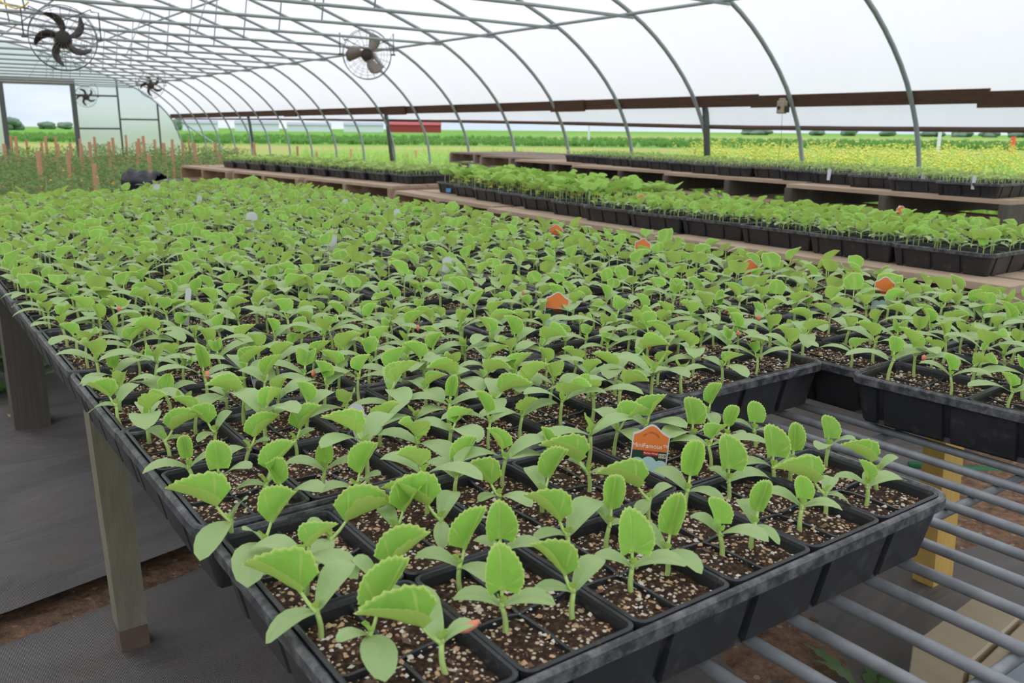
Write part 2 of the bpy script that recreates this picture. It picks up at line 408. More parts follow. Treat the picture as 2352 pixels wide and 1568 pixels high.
# custom seedlings nearest the camera: base, node, two cotyledon tips, leaf (azimuth seen: 0 right, 90 away, 180 left, 270 towards; elevation; size; fold), height offsets of the tips
CUS = [
 ((732, 1471), (728, 1406), (806, 1290), (610, 1478), (165, 50, .036, 55), .02, -.012),
 ((850, 1523), (850, 1495), (885, 1566), (786, 1472), (60, 55, .033, 62), -.008, .004),
 ((1034, 1552), (1014, 1478), (938, 1353), (1090, 1432), (180, 38, .034, 52), .022, .008),
 ((880, 1406), (872, 1384), (810, 1281), (925, 1392), (45, 55, .032, 62), .018, -.004),
 ((612, 1300), (606, 1280), (575, 1228), (568, 1350), (75, 30, .035, 68), .010, -.006),
 ((762, 1292), (760, 1265), (730, 1215), (722, 1300), (40, 28, .037, 66), .008, -.004),
 ((917, 1268), (910, 1228), (874, 1165), (900, 1266), (60, 45, .032, 62), .010, -.006),
 ((1017, 1250), (1013, 1196), (1042, 1128), (1015, 1231), (165, 45, .034, 60), .012, -.008),
 ((1150, 1323), (1149, 1281), (1250, 1256), (1095, 1243), (92, 74, .025, 30), .004, .004),
 ((1064, 1358), (1055, 1316), (952, 1279), (1140, 1345), (55, 66, .029, 62), .004, -.004),
 ((1158, 1453), (1153, 1412), (1040, 1375), (1277, 1388), (95, 76, .027, 28), .002, .002),
 ((1320, 1424), (1317, 1361), (1222, 1362), (1381, 1281), (140, 62, .027, 55), .0, .014),
 ((1314, 1284), (1305, 1235), (1223, 1240), (1372, 1148), (150, 62, .029, 50), .0, .016),
 ((1394, 1263), (1400, 1207), (1370, 1158), (1432, 1210), (75, 55, .028, 60), .008, -.004),
 ((1454, 1360), (1452, 1317), (1360, 1280), (1577, 1299), (92, 76, .028, 26), .004, .004),
 ((1530, 1323), (1531, 1268), (1445, 1203), (1612, 1318), (62, 66, .029, 58), .012, -.006),
 ((1657, 1280), (1654, 1235), (1585, 1184), (1766, 1244), (100, 58, .020, 48), .008, .004),
 ((1727, 1261), (1733, 1207), (1703, 1146), (1758, 1226), (55, 60, .025, 60), .01, -.004),
 ((1840, 1220), (1842, 1166), (1747, 1130), (1936, 1172), (80, 60, .018, 50), .006, .0),
 ((1895, 1183), (1895, 1137), (1912, 1095), (1925, 1148), (165, 45, .030, 60), .008, -.004),
 ((1987, 1166), (1993, 1118), (1914, 1096), (2079, 1104), (110, 70, .016, 55), .004, .002),
 ((2017, 1128), (2015, 1094), (2036, 1068), (1990, 1108), (160, 60, .025, 55), .006, -.004),
 ((1900, 1069), (1903, 1043), (1966, 1010), (1880, 1033), (85, 62, .022, 52), .012, .006),
 ((1818, 1108), (1820, 1064), (1764, 1023), (1893, 1064), (70, 66, .026, 52), .008, .0),
 ((1774, 1120), (1776, 1090), (1697, 1069), (1859, 1074), (92, 72, .027, 32), .004, .002),
 ((1670, 1152), (1674, 1111), (1628, 1075), (1769, 1099), (92, 74, .028, 30), .006, .0),
 ((1577, 1176), (1579, 1135), (1499, 1080), (1665, 1155), (65, 62, .031, 54), .008, -.004),
 ((1494, 1196), (1492, 1152), (1534, 1120), (1470, 1180), (165, 42, .031, 60), .008, -.006),
 ((1665, 1043), (1669, 1009), (1706, 1000), (1640, 1000), (60, 55, .024, 55), .006, .006),
 ((1735, 1030), (1732, 996), (1682, 968), (1791, 1001), (80, 60, .022, 52), .008, .0),
 ((1630, 987), (1625, 965), (1597, 944), (1645, 977), (50, 62, .025, 60), .008, -.004),
 ((1594, 1042), (1592, 1029), (1529, 1008), (1652, 989), (90, 55, .029, 55), .008, .01),
 ((547, 1249), (531, 1212), (459, 1288), (568, 1145), (175, 48, .036, 58), -.014, .02),
 ((607, 1162), (610, 1118), (540, 1127), (640, 1085), (60, 50, .030, 60), -.004, .008),
 ((503, 1150), (503, 1127), (579, 1075), (470, 1120), (110, 60, .025, 52), .014, .002),
 ((445, 1124), (434, 1076), (326, 1088), (528, 1041), (120, 66, .021, 50), .0, .01),
 ((387, 1054), (379, 1022), (337, 985), (411, 1012), (40, 52, .027, 55), .006, -.002),
 ((505, 1035), (494, 1003), (531, 943), (457, 1014), (160, 55, .026, 55), .018, -.002),
 ((282, 978), (268, 933), (203, 950), (317, 882), (165, 55, .027, 58), -.008, .016),
 ((392, 949), (382, 911), (318, 879), (454, 882), (95, 60, .019, 50), .006, .008),
 ((748, 1127), (746, 1089), (653, 1066), (840, 1064), (90, 66, .019, 55), .006, .006),
 ((566, 1075), (572, 1046), (614, 1014), (520, 1046), (50, 50, .028, 58), .008, .004),
 ((677, 1056), (677, 1021), (722, 988), (630, 1035), (55, 52, .029, 60), .008, .0),
 ((818, 1170), (816, 1148), (734, 1132), (876, 1090), (70, 48, .031, 60), .002, .014),
 ((655, 1190), (654, 1168), (740, 1130), (610, 1170), (130, 55, .026, 55), .012, .002),
 ((1350, 1133), (1352, 1100), (1310, 1060), (1385, 1090), (170, 52, .032, 58), .01, .0),
 ((1250, 1180), (1248, 1140), (1212, 1072), (1262, 1165), (55, 50, .030, 60), .014, -.006),
 ((1150, 1190), (1148, 1158), (1222, 1165), (1110, 1150), (150, 50, .028, 60), .0, .002),
 ((1050, 1145), (1048, 1105), (980, 1060), (1100, 1085), (60, 56, .028, 60), .008, .004),
]
SOIL = G-.008
def dir_img(a):
    a = math.radians(a); r = np.array([math.cos(YAW), -math.sin(YAW), 0]); f_ = np.array([math.sin(YAW), math.cos(YAW), 0])
    v = r*math.cos(a)+f_*math.sin(a); return math.atan2(v[1], v[0])
cus = []
for b, nd, c1, c2, lf, h1, h2 in CUS:
    B = at(*b, SOIL)
    lo, hi = 0, .12
    for _ in range(30):
        mid = (lo+hi)/2
        if proj(B+np.array([0, 0, mid]))[1] > nd[1]: lo = mid
        else: hi = mid
    hgt = max(.018, min(.065, (lo+hi)/2)); dpt = proj(B)[2]
    off = np.array([math.cos(YAW), -math.sin(YAW), 0])*((nd[0]-proj(B+np.array([0, 0, hgt]))[0])*dpt/F_PX)
    N = np.array([0, 0, hgt])+off
    tips = []
    for c, hh in ((c1, h1), (c2, h2)):
        T = at(*c, SOIL+hgt+hh)-B
        d = T-N; L = np.linalg.norm(d); T = N+d*(min(max(L, .022), .062)/L); tips.append(T)
    up = 78 <= lf[0] <= 112; az = dir_img(lf[0])
    sv = np.array([-math.sin(az), math.cos(az)]); tc_ = -np.array([math.sin(YAW), math.cos(YAW)])
    el_ = lf[1] if up else lf[1]*(.62 if lf[0] > 120 or lf[0] < 50 else .8)
    rl = 0.12 if up else (-.15 if sv@tc_ > 0 else .15)
    cus.append([B, N, tips, (az, math.radians(el_), lf[2]*(.82 if up else .88), math.radians(max(lf[3], 48) if up else 66), rl)])
# ------------------------------------------------------------------ trays
def rr_loop(L, W, off, r, z, n=5, grooves=None, gd=0.):
    """rounded rectangle loop, corner at origin; grooves: boolean pattern pushed inwards by gd"""
    r = max(r-off, .001); pts = []
    x0, y0, x1, y1 = off, off, L-off, W-off
    def edge(a, b, nx, ny, length):
        k = max(2, int(round(length/.0443)))
        for i in range(k):
            for s_ in ((i+.5)/k-.006/length, (i+.5)/k-.0045/length, (i+.5)/k+.0045/length, (i+.5)/k+.006/length):
                g = gd if (grooves and i % 2 == 0 and abs(s_-(i+.5)/k) < .005/length) else 0
                pts.append((a[0]+(b[0]-a[0])*s_+nx*g, a[1]+(b[1]-a[1])*s_+ny*g, z))
    def arc(cx, cy, a0):
        for i in range(n): a = a0+PI/2*i/(n-1); pts.append((cx+r*math.cos(a), cy+r*math.sin(a), z))
    arc(x0+r, y0+r, PI); edge((x0+r, y0), (x1-r, y0), 0, 1, L)
    arc(x1-r, y0+r, -PI/2); edge((x1, y0+r), (x1, y1-r), -1, 0, W)
    arc(x1-r, y1-r, 0); edge((x1-r, y1), (x0+r, y1), 0, -1, L)
    arc(x0+r, y1-r, PI/2); edge((x0, y1-r), (x0, y0+r), 1, 0, W)
    return pts
def loft(mb, loops, mi=0, cap=False):
    n = len(loops[0]); V = [p for l in loops for p in l]
    Fc = [(j*n+i, (j+1)*n+i, (j+1)*n+(i+1) % n, j*n+(i+1) % n) for j in range(len(loops)-1) for i in range(n)]
    if cap: Fc.append(tuple((len(loops)-1)*n+i for i in range(n)))
    mb.add(V, Fc, mi)
TL, TW, TH_ = .545, .279, .058
def shell_mesh(L, W):
    m = MB(); r = .02
    prof = [(.016, -TH_+.003, 1), (.0075, -.004, 0), (.006, .0015, 0), (.004, .003, 0), (.0015, .0028, 0), (0, .001, 0), (0, -.0075, 0), (.0012, -.0085, 0), (.004, -.0075, 0), (.0065, -.012, 1), (.0155, -TH_+.006, 1), (.019, -TH_, 0)]
    loops = [rr_loop(L, W, o_, r, z, 5, g > 0, .006) for o_, z, g in prof]
    loft(m, loops, 0, True)
    nn = len(loops[0])
    for j in (1, 2, 3, 4, 5):
        for i in range(nn): m.m[j*nn+i] = 1
    return m.mesh('tray_shell', ['black_plastic', 'rim_dust'], False)
def ring_loop(L, W, off, r, z, n=4):
    r = max(r-off, .0008); x0, y0, x1, y1 = off, off, L-off, W-off; pts = []
    for cx, cy, a0 in ((x0+r, y0+r, PI), (x1-r, y0+r, -PI/2), (x1-r, y1-r, 0), (x0+r, y1-r, PI/2)):
        for i in range(n): a = a0+PI/2*i/(n-1); pts.append((cx+r*math.cos(a), cy+r*math.sin(a), z))
    return pts
def pack_mesh(L, W, n=5):
    m = MB()
    loft(m, [ring_loop(L, W, o_, .009, z, n) for o_, z in ((0, -.004), (.0004, .0015), (.002, .0024), (.0036, .0018), (.0046, -.001), (.0075, -.024))], 0)
    for ax in (0, 1):
        ln = (L if ax else W)-.01
        P = []; prof = [(-.0035, -.02), (-.0012, -.0055), (.0012, -.0055), (.0035, -.02)]
        ks = [0, .08, .25, .42, .5, .58, .75, .92, 1]; dz = [.002, 0, 0, -.001, -.0025, -.001, 0, 0, .002]
        for t_, d_ in zip(ks, dz):
            for a, b in prof:
                q = .005+ln*t_
                P.append((q, W/2+a, b+d_) if ax else (L/2+a, q, b+d_))
        Fc = [(i*4+k, i*4+k+1, (i+1)*4+k+1, (i+1)*4+k) for i in range(len(ks)-1) for k in range(3)]
        m.add(P, Fc, 0)
    return m.mesh('cell_pack', ['black_insert'], False)
def soil_geo(m, L, W, ox, oy, nx, ny, chips=0):
    X = np.linspace(.005, L-.005, nx); Y = np.linspace(.005, W-.005, ny)
    V = []
    for y in Y:
        for x in X:
            cx = abs(math.sin(PI*(x/L)*2))**.4*abs(math.sin(PI*(y/W)*2))**.4
            V.append((ox+x, oy+y, -.0095+.003*cx+RS.uniform(-.0013, .0013)))
    Fc = [(j*nx+i, j*nx+i+1, (j+1)*nx+i+1, (j+1)*nx+i) for j in range(ny-1) for i in range(nx-1)]
    m.add(V, Fc, 0)
    for _ in range(chips):
        x, y = ox+RS.uniform(.007, L-.007), oy+RS.uniform(.007, W-.007)
        q = RS.uniform(); r = .0006+.0022*RS.uniform()**4
        if q > .965:
            a = RS.uniform(0, 6.28); l_ = RS.uniform(.003, .008); h = RS.uniform(.001, .0035)
            R = np.array([[math.cos(a), -math.sin(a), 0], [math.sin(a), math.cos(a), 0], [0, 0, 1]])
            n0 = len(m.v); m.rock((0, 0, 0), 1., 3); m.v[-1] = (m.v[-1]*[l_*.8, h, .0012])@R.T+[x, y, -.0062]
        else: m.rock((x, y, -.0068), (r*1.3, r, r*.8), 1 if q < .5 else 2)
SM = ['potting_soil', 'perlite', 'tan_grit', 'bark_chip']
shell_c, pack_c = {}, {}
def soil_pack(L, W, chips, key):
    m = MB(); soil_geo(m, L, W, 0, 0, 15, 21, chips); return m.mesh('potting_soil', SM, False)
soil_near = {}
TRAYS = []
def tray(x, y, L, long_x, label, group, detail, zr=0, ang=0., W=TW, cols=6, z=G):
    """(x, y) corner with smallest x and y; long_x: long side along X. detail 2: packs with soil; 1: one insert; returns the cell positions"""
    key = (round(L, 3), round(W, 3))
    if key not in shell_c: shell_c[key] = shell_mesh(*key)
    rz = ang+(0 if long_x else PI/2); loc = (x if long_x else x+W, y, z+zr)
    t_ = empty('seedling_tray', loc, label, 'tray', group, rz)
    link('tray_shell', shell_c[key], t_)
    pl, pw = (L-.014)/cols, (W-.014)/2
    if detail == 2:
        k2 = (round(pl, 4), round(pw, 4))
        if k2 not in pack_c: pack_c[k2] = pack_mesh(*k2); soil_near[k2] = [soil_pack(*k2, 230, i) for i in range(4)]
        for i in range(cols):
            for j in range(2):
                p_ = link('cell_pack', pack_c[k2], t_, (.007+i*pl, .007+j*pw, random.uniform(0, .001)))
                so = link('potting_soil', random.choice(soil_near[k2]), p_)
                if random.random() < .5: so.rotation_euler = (0, 0, PI); so.location = (pl, pw, 0)
    else:
        kk = ('far', key)
        if kk not in pack_c:
            m = MB(); s2 = MB()
            for i in range(cols):
                for j in range(2):
                    ox, oy = .007+i*pl, .007+j*pw
                    lp = [[(a+ox, b+oy, c) for a, b, c in ring_loop(pl, pw, o_, .009, zz, 3)] for o_, zz in ((0, -.004), (.001, .002), (.0036, .0018), (.0075, -.02))]
                    loft(m, lp, 0)
                    m.box((ox+pl/2, oy+pw/2, -.01), (.0015, pw/2-.005, .005)); m.box((ox+pl/2, oy+pw/2, -.01), (pl/2-.005, .0015, .005))
                    soil_geo(s2, pl, pw, ox, oy, 4, 5)
            pack_c[kk] = (m.mesh('cell_insert', ['black_insert']), s2.mesh('potting_soil', SM))
        p_ = link('cell_insert', pack_c[kk][0], t_); link('potting_soil', pack_c[kk][1], p_)
    cells = []
    c_, s_ = math.cos(rz), math.sin(rz)
    for i in range(cols*2):
        for j in range(4):
            u = .007+(i//2)*pl+pl*(.25+.5*(i % 2)); v = .007+(j//2)*pw+pw*(.25+.5*(j % 2))
            cells.append((loc[0]+c_*u-s_*v, loc[1]+s_*u+c_*v, i, j))
    TRAYS.append((t_, cells, long_x)); return cells
MELON = []     # (x, y, zsoil, labelbase, i, j, longx)
def bench_tray(x, y, L, lx, name, detail, zr=0, ang=0., cut=None):
    W = TW
    cells = tray(x, y, L, lx, 'black seedling tray, '+name, 'trays on the wire bench', detail, zr, ang)
    for cx, cy, i, j in cells: MELON.append((cx, cy, SOIL+zr, name, i, j, lx))
# column along the left edge
tray(0, 0, .1, True, '', '', 1) if False else None
ys = [-.282, .0, .256, .522, .787, 1.055] + [1.327+.272*k for k in range(7)]
for k, y in enumerate(ys):
    nm = 'nearest in the left column of the wire bench' if k == 0 else nth(k, 'from front in the left column of the wire bench')
    bench_tray(0.0 if k else .003, y, .538, True, nm, 2 if k < 4 else 1, .0015*(k % 2), -.006 if k == 0 else 0)
ys = [.026+.546*k for k in range(6)]
for k, y in enumerate(ys):
    nm = 'nearest in the middle column of the wire bench' if k == 0 else nth(k, 'from front in the middle column of the wire bench')
    bench_tray(.536, y, .545, False, nm, 2 if k < 2 else 1, .004)
ys = [-.303, -.026, .255, .53, .805, 1.08] + [1.355+.272*k for k in range(9)]
for k, y in enumerate(ys):
    nm = 'nearest in the right column of the wire bench' if k == 0 else nth(k, 'from front in the right column of the wire bench')
    bench_tray(.797 if k == 0 else (.815 if k == 1 else .835), y, .6, True, nm, 2 if k < 3 else 1, .006 if k == 0 else .001*(k % 2), .06 if k == 0 else 0.)
# place melon seedlings
def cell_words(name, i, j, lx):
    a = ORD[i]+' cell row along its length'; b = ORD[j]+' row across'
    return name, i, j
# drop cells taken by custom seedlings
taken = set()
for cdat in cus:
    B = cdat[0]
    best = min(range(len(MELON)), key=lambda q: (MELON[q][0]-B[0])**2+(MELON[q][1]-B[1])**2+(1e3 if q in taken else 0))
    taken.add(best); cdat.append(MELON[best])
    # neighbours closer than 2 cm to this base are the same plant
vis = []
for q, c in enumerate(MELON):
    if q in taken: continue
    px, py, wd = proj((c[0], c[1], c[2]+.03))
    if wd < .2: continue
    inside = -60 < px < 2412 and -20 < py < 1640
    d = min((c[0]-k[0][0])**2+(c[1]-k[0][1])**2 for k in cus)**.5
    if d < .026: continue
    if random.random() < .03 and wd > 1.2: continue
    if abs(px-1500) < 62 and 1030 < py < 1185: continue
    vis.append((wd, q, inside))
vis.sort()
near = [q for wd, q, ins in vis if ins][:300-len(cus)]
nearset = set(near)
def seedling_label(c, taken_lab={}):
    name, i, j, lx = c[3], c[4], c[5], c[6]
    if lx: a = 'in the %s of its cells counted from the left' % nth(i, 'line').strip() if False else None
    col = ('leftmost' if i == 0 else ORD[i]+' from the left') if lx else ('nearest' if i == 0 else ORD[i]+' from the front')
    row = ('nearest row' if j == 0 else ORD[j]+' row') if lx else ('rightmost line' if j == 0 else ORD[j]+' line from the right')
    tn = name.replace(' from front', '').replace(' in the', ' tray of').replace(' of the wire bench', '')
    return 'melon seedling, %s, %s, %s' % (col, row, tn)
grp = 'melon seedlings in the trays on the wire bench'
for k, (B, N, tips, lf, c) in enumerate(cus):
    r_ = empty('melon_seedling', tuple(B), seedling_label(c), 'seedling', grp)
    ms = make_seedling_meshes(N, tips[0], tips[1], lf, .029)
    for nme, me in ms: link(nme, me, r_)
    if k == 2:
        m = MB(); T = tips[1]; d = unit(T-N)
        m.tube([T-d*.010, T-d*.006, T, T+d*.003], [.0006, .0026, .0024, .0006], 8); m.obj('seed_coat', ['seed_coat'], r_, True)
first = {}
for n_i, q in enumerate(near):
    c = MELON[q]; pi_ = n_i % len(protos)
    rz = random.choice((0, PI))+dir_img(random.gauss(0, 50)); sc = random.uniform(.88, 1.12)
    r_ = empty('melon_seedling', (c[0]+random.uniform(-.005, .005), c[1]+random.uniform(-.006, .006), c[2]), seedling_label(c), 'seedling', grp, rz)
    r_.scale = (sc, sc, sc*random.uniform(.78, 1.02))
    for nme, me in protos[pi_]: link(nme, me, r_)
    if n_i % 17 == 5:
        if 'seed' not in first:
            m = MB(); m.tube([(0, 0, -.004), (0, 0, 0), (0, 0, .004), (0, 0, .006)], [.0006, .0026, .0024, .0006], 8); first['seed'] = m.mesh('seed_coat', ['seed_coat'], True)
        so = link('seed_coat', first['seed'], r_); cm = protos[pi_][1][1]; vv = cm.vertices[len(cm.vertices)-3].co
        so.location = vv
# ------------------------------------------------------------------ massed seedlings as single objects
def lowproto(hgt, lsize, nleaf, cotL, curl=.3, lm=0, cm=1, seg=10, fold=(.5, .9), elev=(.5, 1.2), cw=.02):
    m = MB(); stem_geo(m, (0, 0, -.004), (0, 0, hgt), .0018, .0014, 3, mi=2)
    a0 = random.uniform(0, 6.28)
    if cotL:
        for s_ in (0, PI+random.uniform(-.3, .3)):
            L = cotL*random.uniform(.8, 1.1); e_ = random.uniform(-.05, .3)
            cot_geo(m, (0, 0, hgt*.95), (L*math.cos(a0+s_), L*math.sin(a0+s_), hgt+L*math.sin(e_)), cw, L*.16, .2, 5, 3, cm)
    for k in range(nleaf):
        leaf_geo(m, (0, 0, hgt), a0+PI/2+k*2.4+random.uniform(-.4, .4), random.uniform(*elev), lsize*random.uniform(.75, 1.15), random.uniform(*fold), random.uniform(-.4, .4), .5, seg, 2, lm, 2, curl=curl)
    return m
def merge(name, protos_, spots, mats, label, cat, zfn=None):
    Vs, idx, L, mi, at_ = [], [], [], [], {'edge': [], 'vein': [], 'rnd': []}; n = 0
    pc = []
    for p_ in protos_:
        V = np.concatenate(p_.v); fi = np.fromiter((i for f_ in p_.f for i in f_), dtype=np.int64)
        pc.append((V, fi, np.array([len(f_) for f_ in p_.f]), np.array(p_.m), {k: np.concatenate(p_.a[k]) for k in ('edge', 'vein', 'rnd')}))
    for (x, y, z, rz, sc, pi_) in spots:
        V, fi, ln, mm, aa = pc[pi_]
        c_, s_ = math.cos(rz)*sc, math.sin(rz)*sc
        W_ = np.stack([V[:, 0]*c_-V[:, 1]*s_+x, V[:, 0]*s_+V[:, 1]*c_+y, V[:, 2]*sc+z], 1)
        Vs.append(W_); idx.append(fi+n); L.append(ln); mi.append(mm); n += len(V)
        at_['edge'].append(aa['edge']); at_['vein'].append(aa['vein']); at_['rnd'].append(np.full(len(V), random.random()))
    V = np.concatenate(Vs); idx = np.concatenate(idx).astype(np.int32); L = np.concatenate(L).astype(np.int32); mi = np.concatenate(mi).astype(np.int32)
    me = bpy.data.meshes.new(name); me.vertices.add(len(V)); me.vertices.foreach_set('co', V.ravel())
    me.loops.add(len(idx)); me.loops.foreach_set('vertex_index', idx)
    me.polygons.add(len(L)); me.polygons.foreach_set('loop_start', np.concatenate([[0], np.cumsum(L)[:-1]]).astype(np.int32)); me.polygons.foreach_set('loop_total', L)
    me.polygons.foreach_set('material_index', mi); me.polygons.foreach_set('use_smooth', np.full(len(L), True))
    for m_ in mats: me.materials.append(M[m_])
    for k, v in at_.items():
        a = me.attributes.new(k, 'FLOAT', 'POINT'); a.data.foreach_set('value', np.concatenate(v))
    me.update(calc_edges=True)
    o = link(name, me); return tag(o, label, cat, None, 'stuff')
lp = [lowproto(random.uniform(.022, .034), random.uniform(.018, .025), 1, .047, cw=.024) for _ in range(12)]
spots = []
for wd, q, ins in vis:
    if q in nearset: continue
    c = MELON[q]
    spots.append((c[0]+random.uniform(-.006, .006), c[1]+random.uniform(-.008, .008), c[2]-.002, random.choice((0, PI))+dir_img(random.gauss(0, 50)), random.uniform(.88, 1.2), random.randrange(12)))
merge('melon_seedling_crop', lp, spots, ['true_leaf', 'cotyledon', 'stem'], 'dense green melon seedlings filling the farther trays of the wire bench', 'seedlings')
# ------------------------------------------------------------------ wire bench
bench = empty('wire_bench', (.75, 1.9, 0), 'long low bench with a grey wire grid top and timber legs', 'bench')
def rel(m_obj, parent): m_obj.parent = parent; m_obj.location = (-parent.location[0], -parent.location[1], -parent.location[2]); return m_obj
m = MB()
for k in range(29):
    x = .062+.0503*k
    P = [(x+.0012*math.sin(y*3+k), y, G-TH_-.0055) for y in np.linspace(-.9, 4.6, 12)]
    m.tube(P, .0052, 8)
rel(m.obj('bench_grid', ['galvanised'], None, True), bench)
for y in np.arange(-.86, 4.6, .161):
    m = MB(); m.tube([(.05, y+.002, G-TH_-.0155), (.75, y-.003, G-TH_-.0155), (1.5, y-.008, G-TH_-.0155)], .005, 8)
    rel(m.obj('cross_rod', ['galvanised'], None, True), bench)
def leg(x, y, sx, sy, mat, lean=(0, 0), top=G-TH_-.0205, dark=False):
    m = MB(); z0, z1 = 0., top
    V = []
    for z_ in (z0, .06, z1):
        k = 1-z_/z1
        for a, b in ((-1, -1), (1, -1), (1, 1), (-1, 1)): V.append((x+lean[0]*k+a*sx, y+lean[1]*k+b*sy, z_))
    Fc = [(0, 3, 2, 1), (8, 9, 10, 11)]+[(r_*4+i, r_*4+(i+1) % 4, r_*4+4+(i+1) % 4, r_*4+4+i) for r_ in (0, 1) for i in range(4)]
    m.add(V, Fc); m.m[2:6] = [1]*4 if dark else [0]*4
    o = m.obj('leg', [mat, 'rust']); return rel(o, bench)
leg(.055, .66, .021, .021, 'post_grey', (.02, .07), dark=True)
leg(.10, 2.03, .044, .044, 'post_dark')
leg(1.335, .125, .034, .02, 'post_yellow', (0, -.02))
leg(.09, 3.9, .044, .044, 'post_dark'); leg(1.4, 1.9, .03, .03, 'post_grey'); leg(1.4, 3.9, .03, .03, 'post_grey'); leg(.09, -.8, .03, .03, 'post_grey'); leg(1.4, -.8, .03, .03, 'post_grey')
# ------------------------------------------------------------------ pallets
def pallet(x, y, rz, label, z, nx=1.02, ny=1.18, mat=('pallet_wood', 'pallet_wood_x'), legs=True):
    t_ = empty('pallet', (x, y, z-.125), label, 'pallet', 'pallets used as benches', rz)
    for k in range(7):
        m = MB(); m.box((nx*(k+.5)/7, ny/2, .116), (nx/14-.010-random.uniform(0, .004), ny/2, .009)); m.obj('deck_board', [mat[0]], t_)
    for k in range(3):
        yy = .02+(ny-.04)*k/2
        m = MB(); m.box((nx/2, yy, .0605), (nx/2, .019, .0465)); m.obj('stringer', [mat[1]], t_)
    for k in range(3):
        m = MB(); m.box((.05+(nx-.1)*k/2, ny/2, .007), (.05, ny/2, .007)); m.obj('bottom_board', [mat[0]], t_)
    if legs:
        for a in (.15, nx-.15):
            for b in (.08, ny-.08):
                m = MB(); m.box((a, b, -(z-.125)/2), (.045, .045, (z-.125)/2)); m.obj('leg', ['old_wood'], t_)
    return t_
ZP2 = G-TH_; ZP3 = G+.036
P2 = [(1.985, .335), (2.03, 1.56), (2.19, 2.80), (2.48, 4.35), (2.36, 5.58), (2.24, 6.82)]
for k, (x, y) in enumerate(P2):
    pallet(x, y, [-.03, -.07, -.09, .08, .08, .05][k], 'wooden pallet of the second row, under seedling trays, '+('nearest the camera' if k == 0 else nth(k, 'from the near end')), ZP2)
P3 = [(3.53, 1.06), (3.88, 2.28), (4.15, 3.48), (4.47, 4.68), (4.95, 5.95), (5.35, 7.2)]
for k, (x, y) in enumerate(P3):
    pallet(x, y, -.10 if k < 2 else -.06, ('bare weathered pallet with no trays, ' if k > 3 else 'wooden pallet of the right-hand row, under small trays, ')+('nearest the camera' if k == 0 else nth(k, 'from the near end')), ZP3, mat=('old_wood', 'old_wood') if k > 3 else ('pallet_wood', 'post_dark'))  # tray-bearing pallets: stringers coloured dark, painting in the shade of the gap below the deck
# trays on the pallets, short side along the aisle
S2, S3 = [], []
def row_trays(pts, n, z, store, what, kind):
    for k in range(n):
        t_ = k/max(1, n-1); x = pts[0][0]+(pts[1][0]-pts[0][0])*t_; y = pts[0][1]+(pts[1][1]-pts[0][1])*t_
        for d in range(1):
            nm = ('nearest' if k == 0 else ORD[k]+' from near end')+' in the '+what
            cl = tray(x+d*.55+random.uniform(-.006, .006), y, .545, True, 'black seedling tray, '+nm, 'trays on the pallets', 1, .001*(k % 2), random.uniform(-.015, .015), z=z+TH_)
            store += [(a, b, z+TH_-.012, kind, k, d) for a, b, i, j in cl]
row_trays(((2.085, .425), (2.14, 1.80)), 6, ZP2, S2, 'first melon stretch of the second row', 'melon')
row_trays(((2.19, 2.08), (2.44, 3.46)), 6, ZP2, S2, 'leafy squash stretch of the second row', 'squash')
row_trays(((2.66, 4.45), (2.42, 7.20)), 11, ZP2, S2, 'far stretch of the second row', 'pale')
row_trays(((3.56, 1.12), (4.02, 2.48)), 6, ZP3, S3, 'near stretch of the right-hand row', 'tiny')
row_trays(((4.02, 2.76), (4.62, 4.95)), 9, ZP3, S3, 'far stretch of the right-hand row', 'tiny')
dense = lambda L, n, jx: [(a+random.uniform(-jx, jx), b+random.uniform(-jx, jx), z) for a, b, z, *_ in L for _ in range(n)]
pm = [lowproto(random.uniform(.018, .03), random.uniform(.021, .029), 1, .038) for _ in range(8)]
pq = [lowproto(random.uniform(.035, .058), random.uniform(.028, .036), 2, 0, lm=0, elev=(.3, 1.0), fold=(.2, .5)) for _ in range(8)]
py_ = [lowproto(.02, .018, 1, 0, lm=3, elev=(.0, .4), fold=(.1, .3)) for _ in range(3)]
pp = [lowproto(random.uniform(.03, .045), .019, 2, .026, lm=0, elev=(.3, 1.0), fold=(.2, .6)) for _ in range(6)]
def mk(L, n, jx, np_, sc=(.85, 1.2), off=0):
    return [(a, b, z, random.uniform(0, 6.28), random.uniform(*sc), off+random.randrange(np_)) for a, b, z in dense(L, n, jx)]
A = [s_ for s_ in S2 if s_[3] == 'melon']
merge('melon_seedling_crop', pm, mk(A, 1, .012, 8)+mk([a_ for a_ in A if random.random() < .7], 1, .02, 8), ['true_leaf', 'cotyledon', 'stem'], 'thick green melon seedlings in the nearest trays of the second row', 'seedlings')
A = [s_ for s_ in S2 if s_[3] == 'squash']
yl = [s_ for s_ in A if s_[5] == 0]
ysp = [(a+random.uniform(-.02, .02), b+random.uniform(-.02, .02), z, random.uniform(0, 6.28), random.uniform(.8, 1.5), 8+random.randrange(3)) for a, b, z, *_ in yl if random.random() < .35]
merge('squash_plant_crop', pq+py_, mk(A, 1, .014, 8)+ysp, ['squash_leaf', 'cotyledon', 'stem', 'yellow_leaf'], 'tall leafy squash plants with a few yellowed leaves in the second row', 'plants')
A = [s_ for s_ in S2 if s_[3] == 'pale']
merge('cucumber_seedling_crop', pp, mk(A, 1, .016, 6)+mk(A[::2], 1, .02, 6), ['pale_leaf', 'cotyledon', 'stem'], 'pale green young plants in the far trays of the second row', 'seedlings')
pt = [lowproto(random.uniform(.025, .035), .012, 1, .018, lm=0, elev=(.2, .9), fold=(.2, .6), seg=8, cw=.012) for _ in range(6)]
merge('small_seedling_crop', pt, mk(S3, 2, .014, 6), ['pale_leaf', 'cotyledon', 'stem'], 'short pale seedlings in the trays of the right-hand row', 'seedlings')
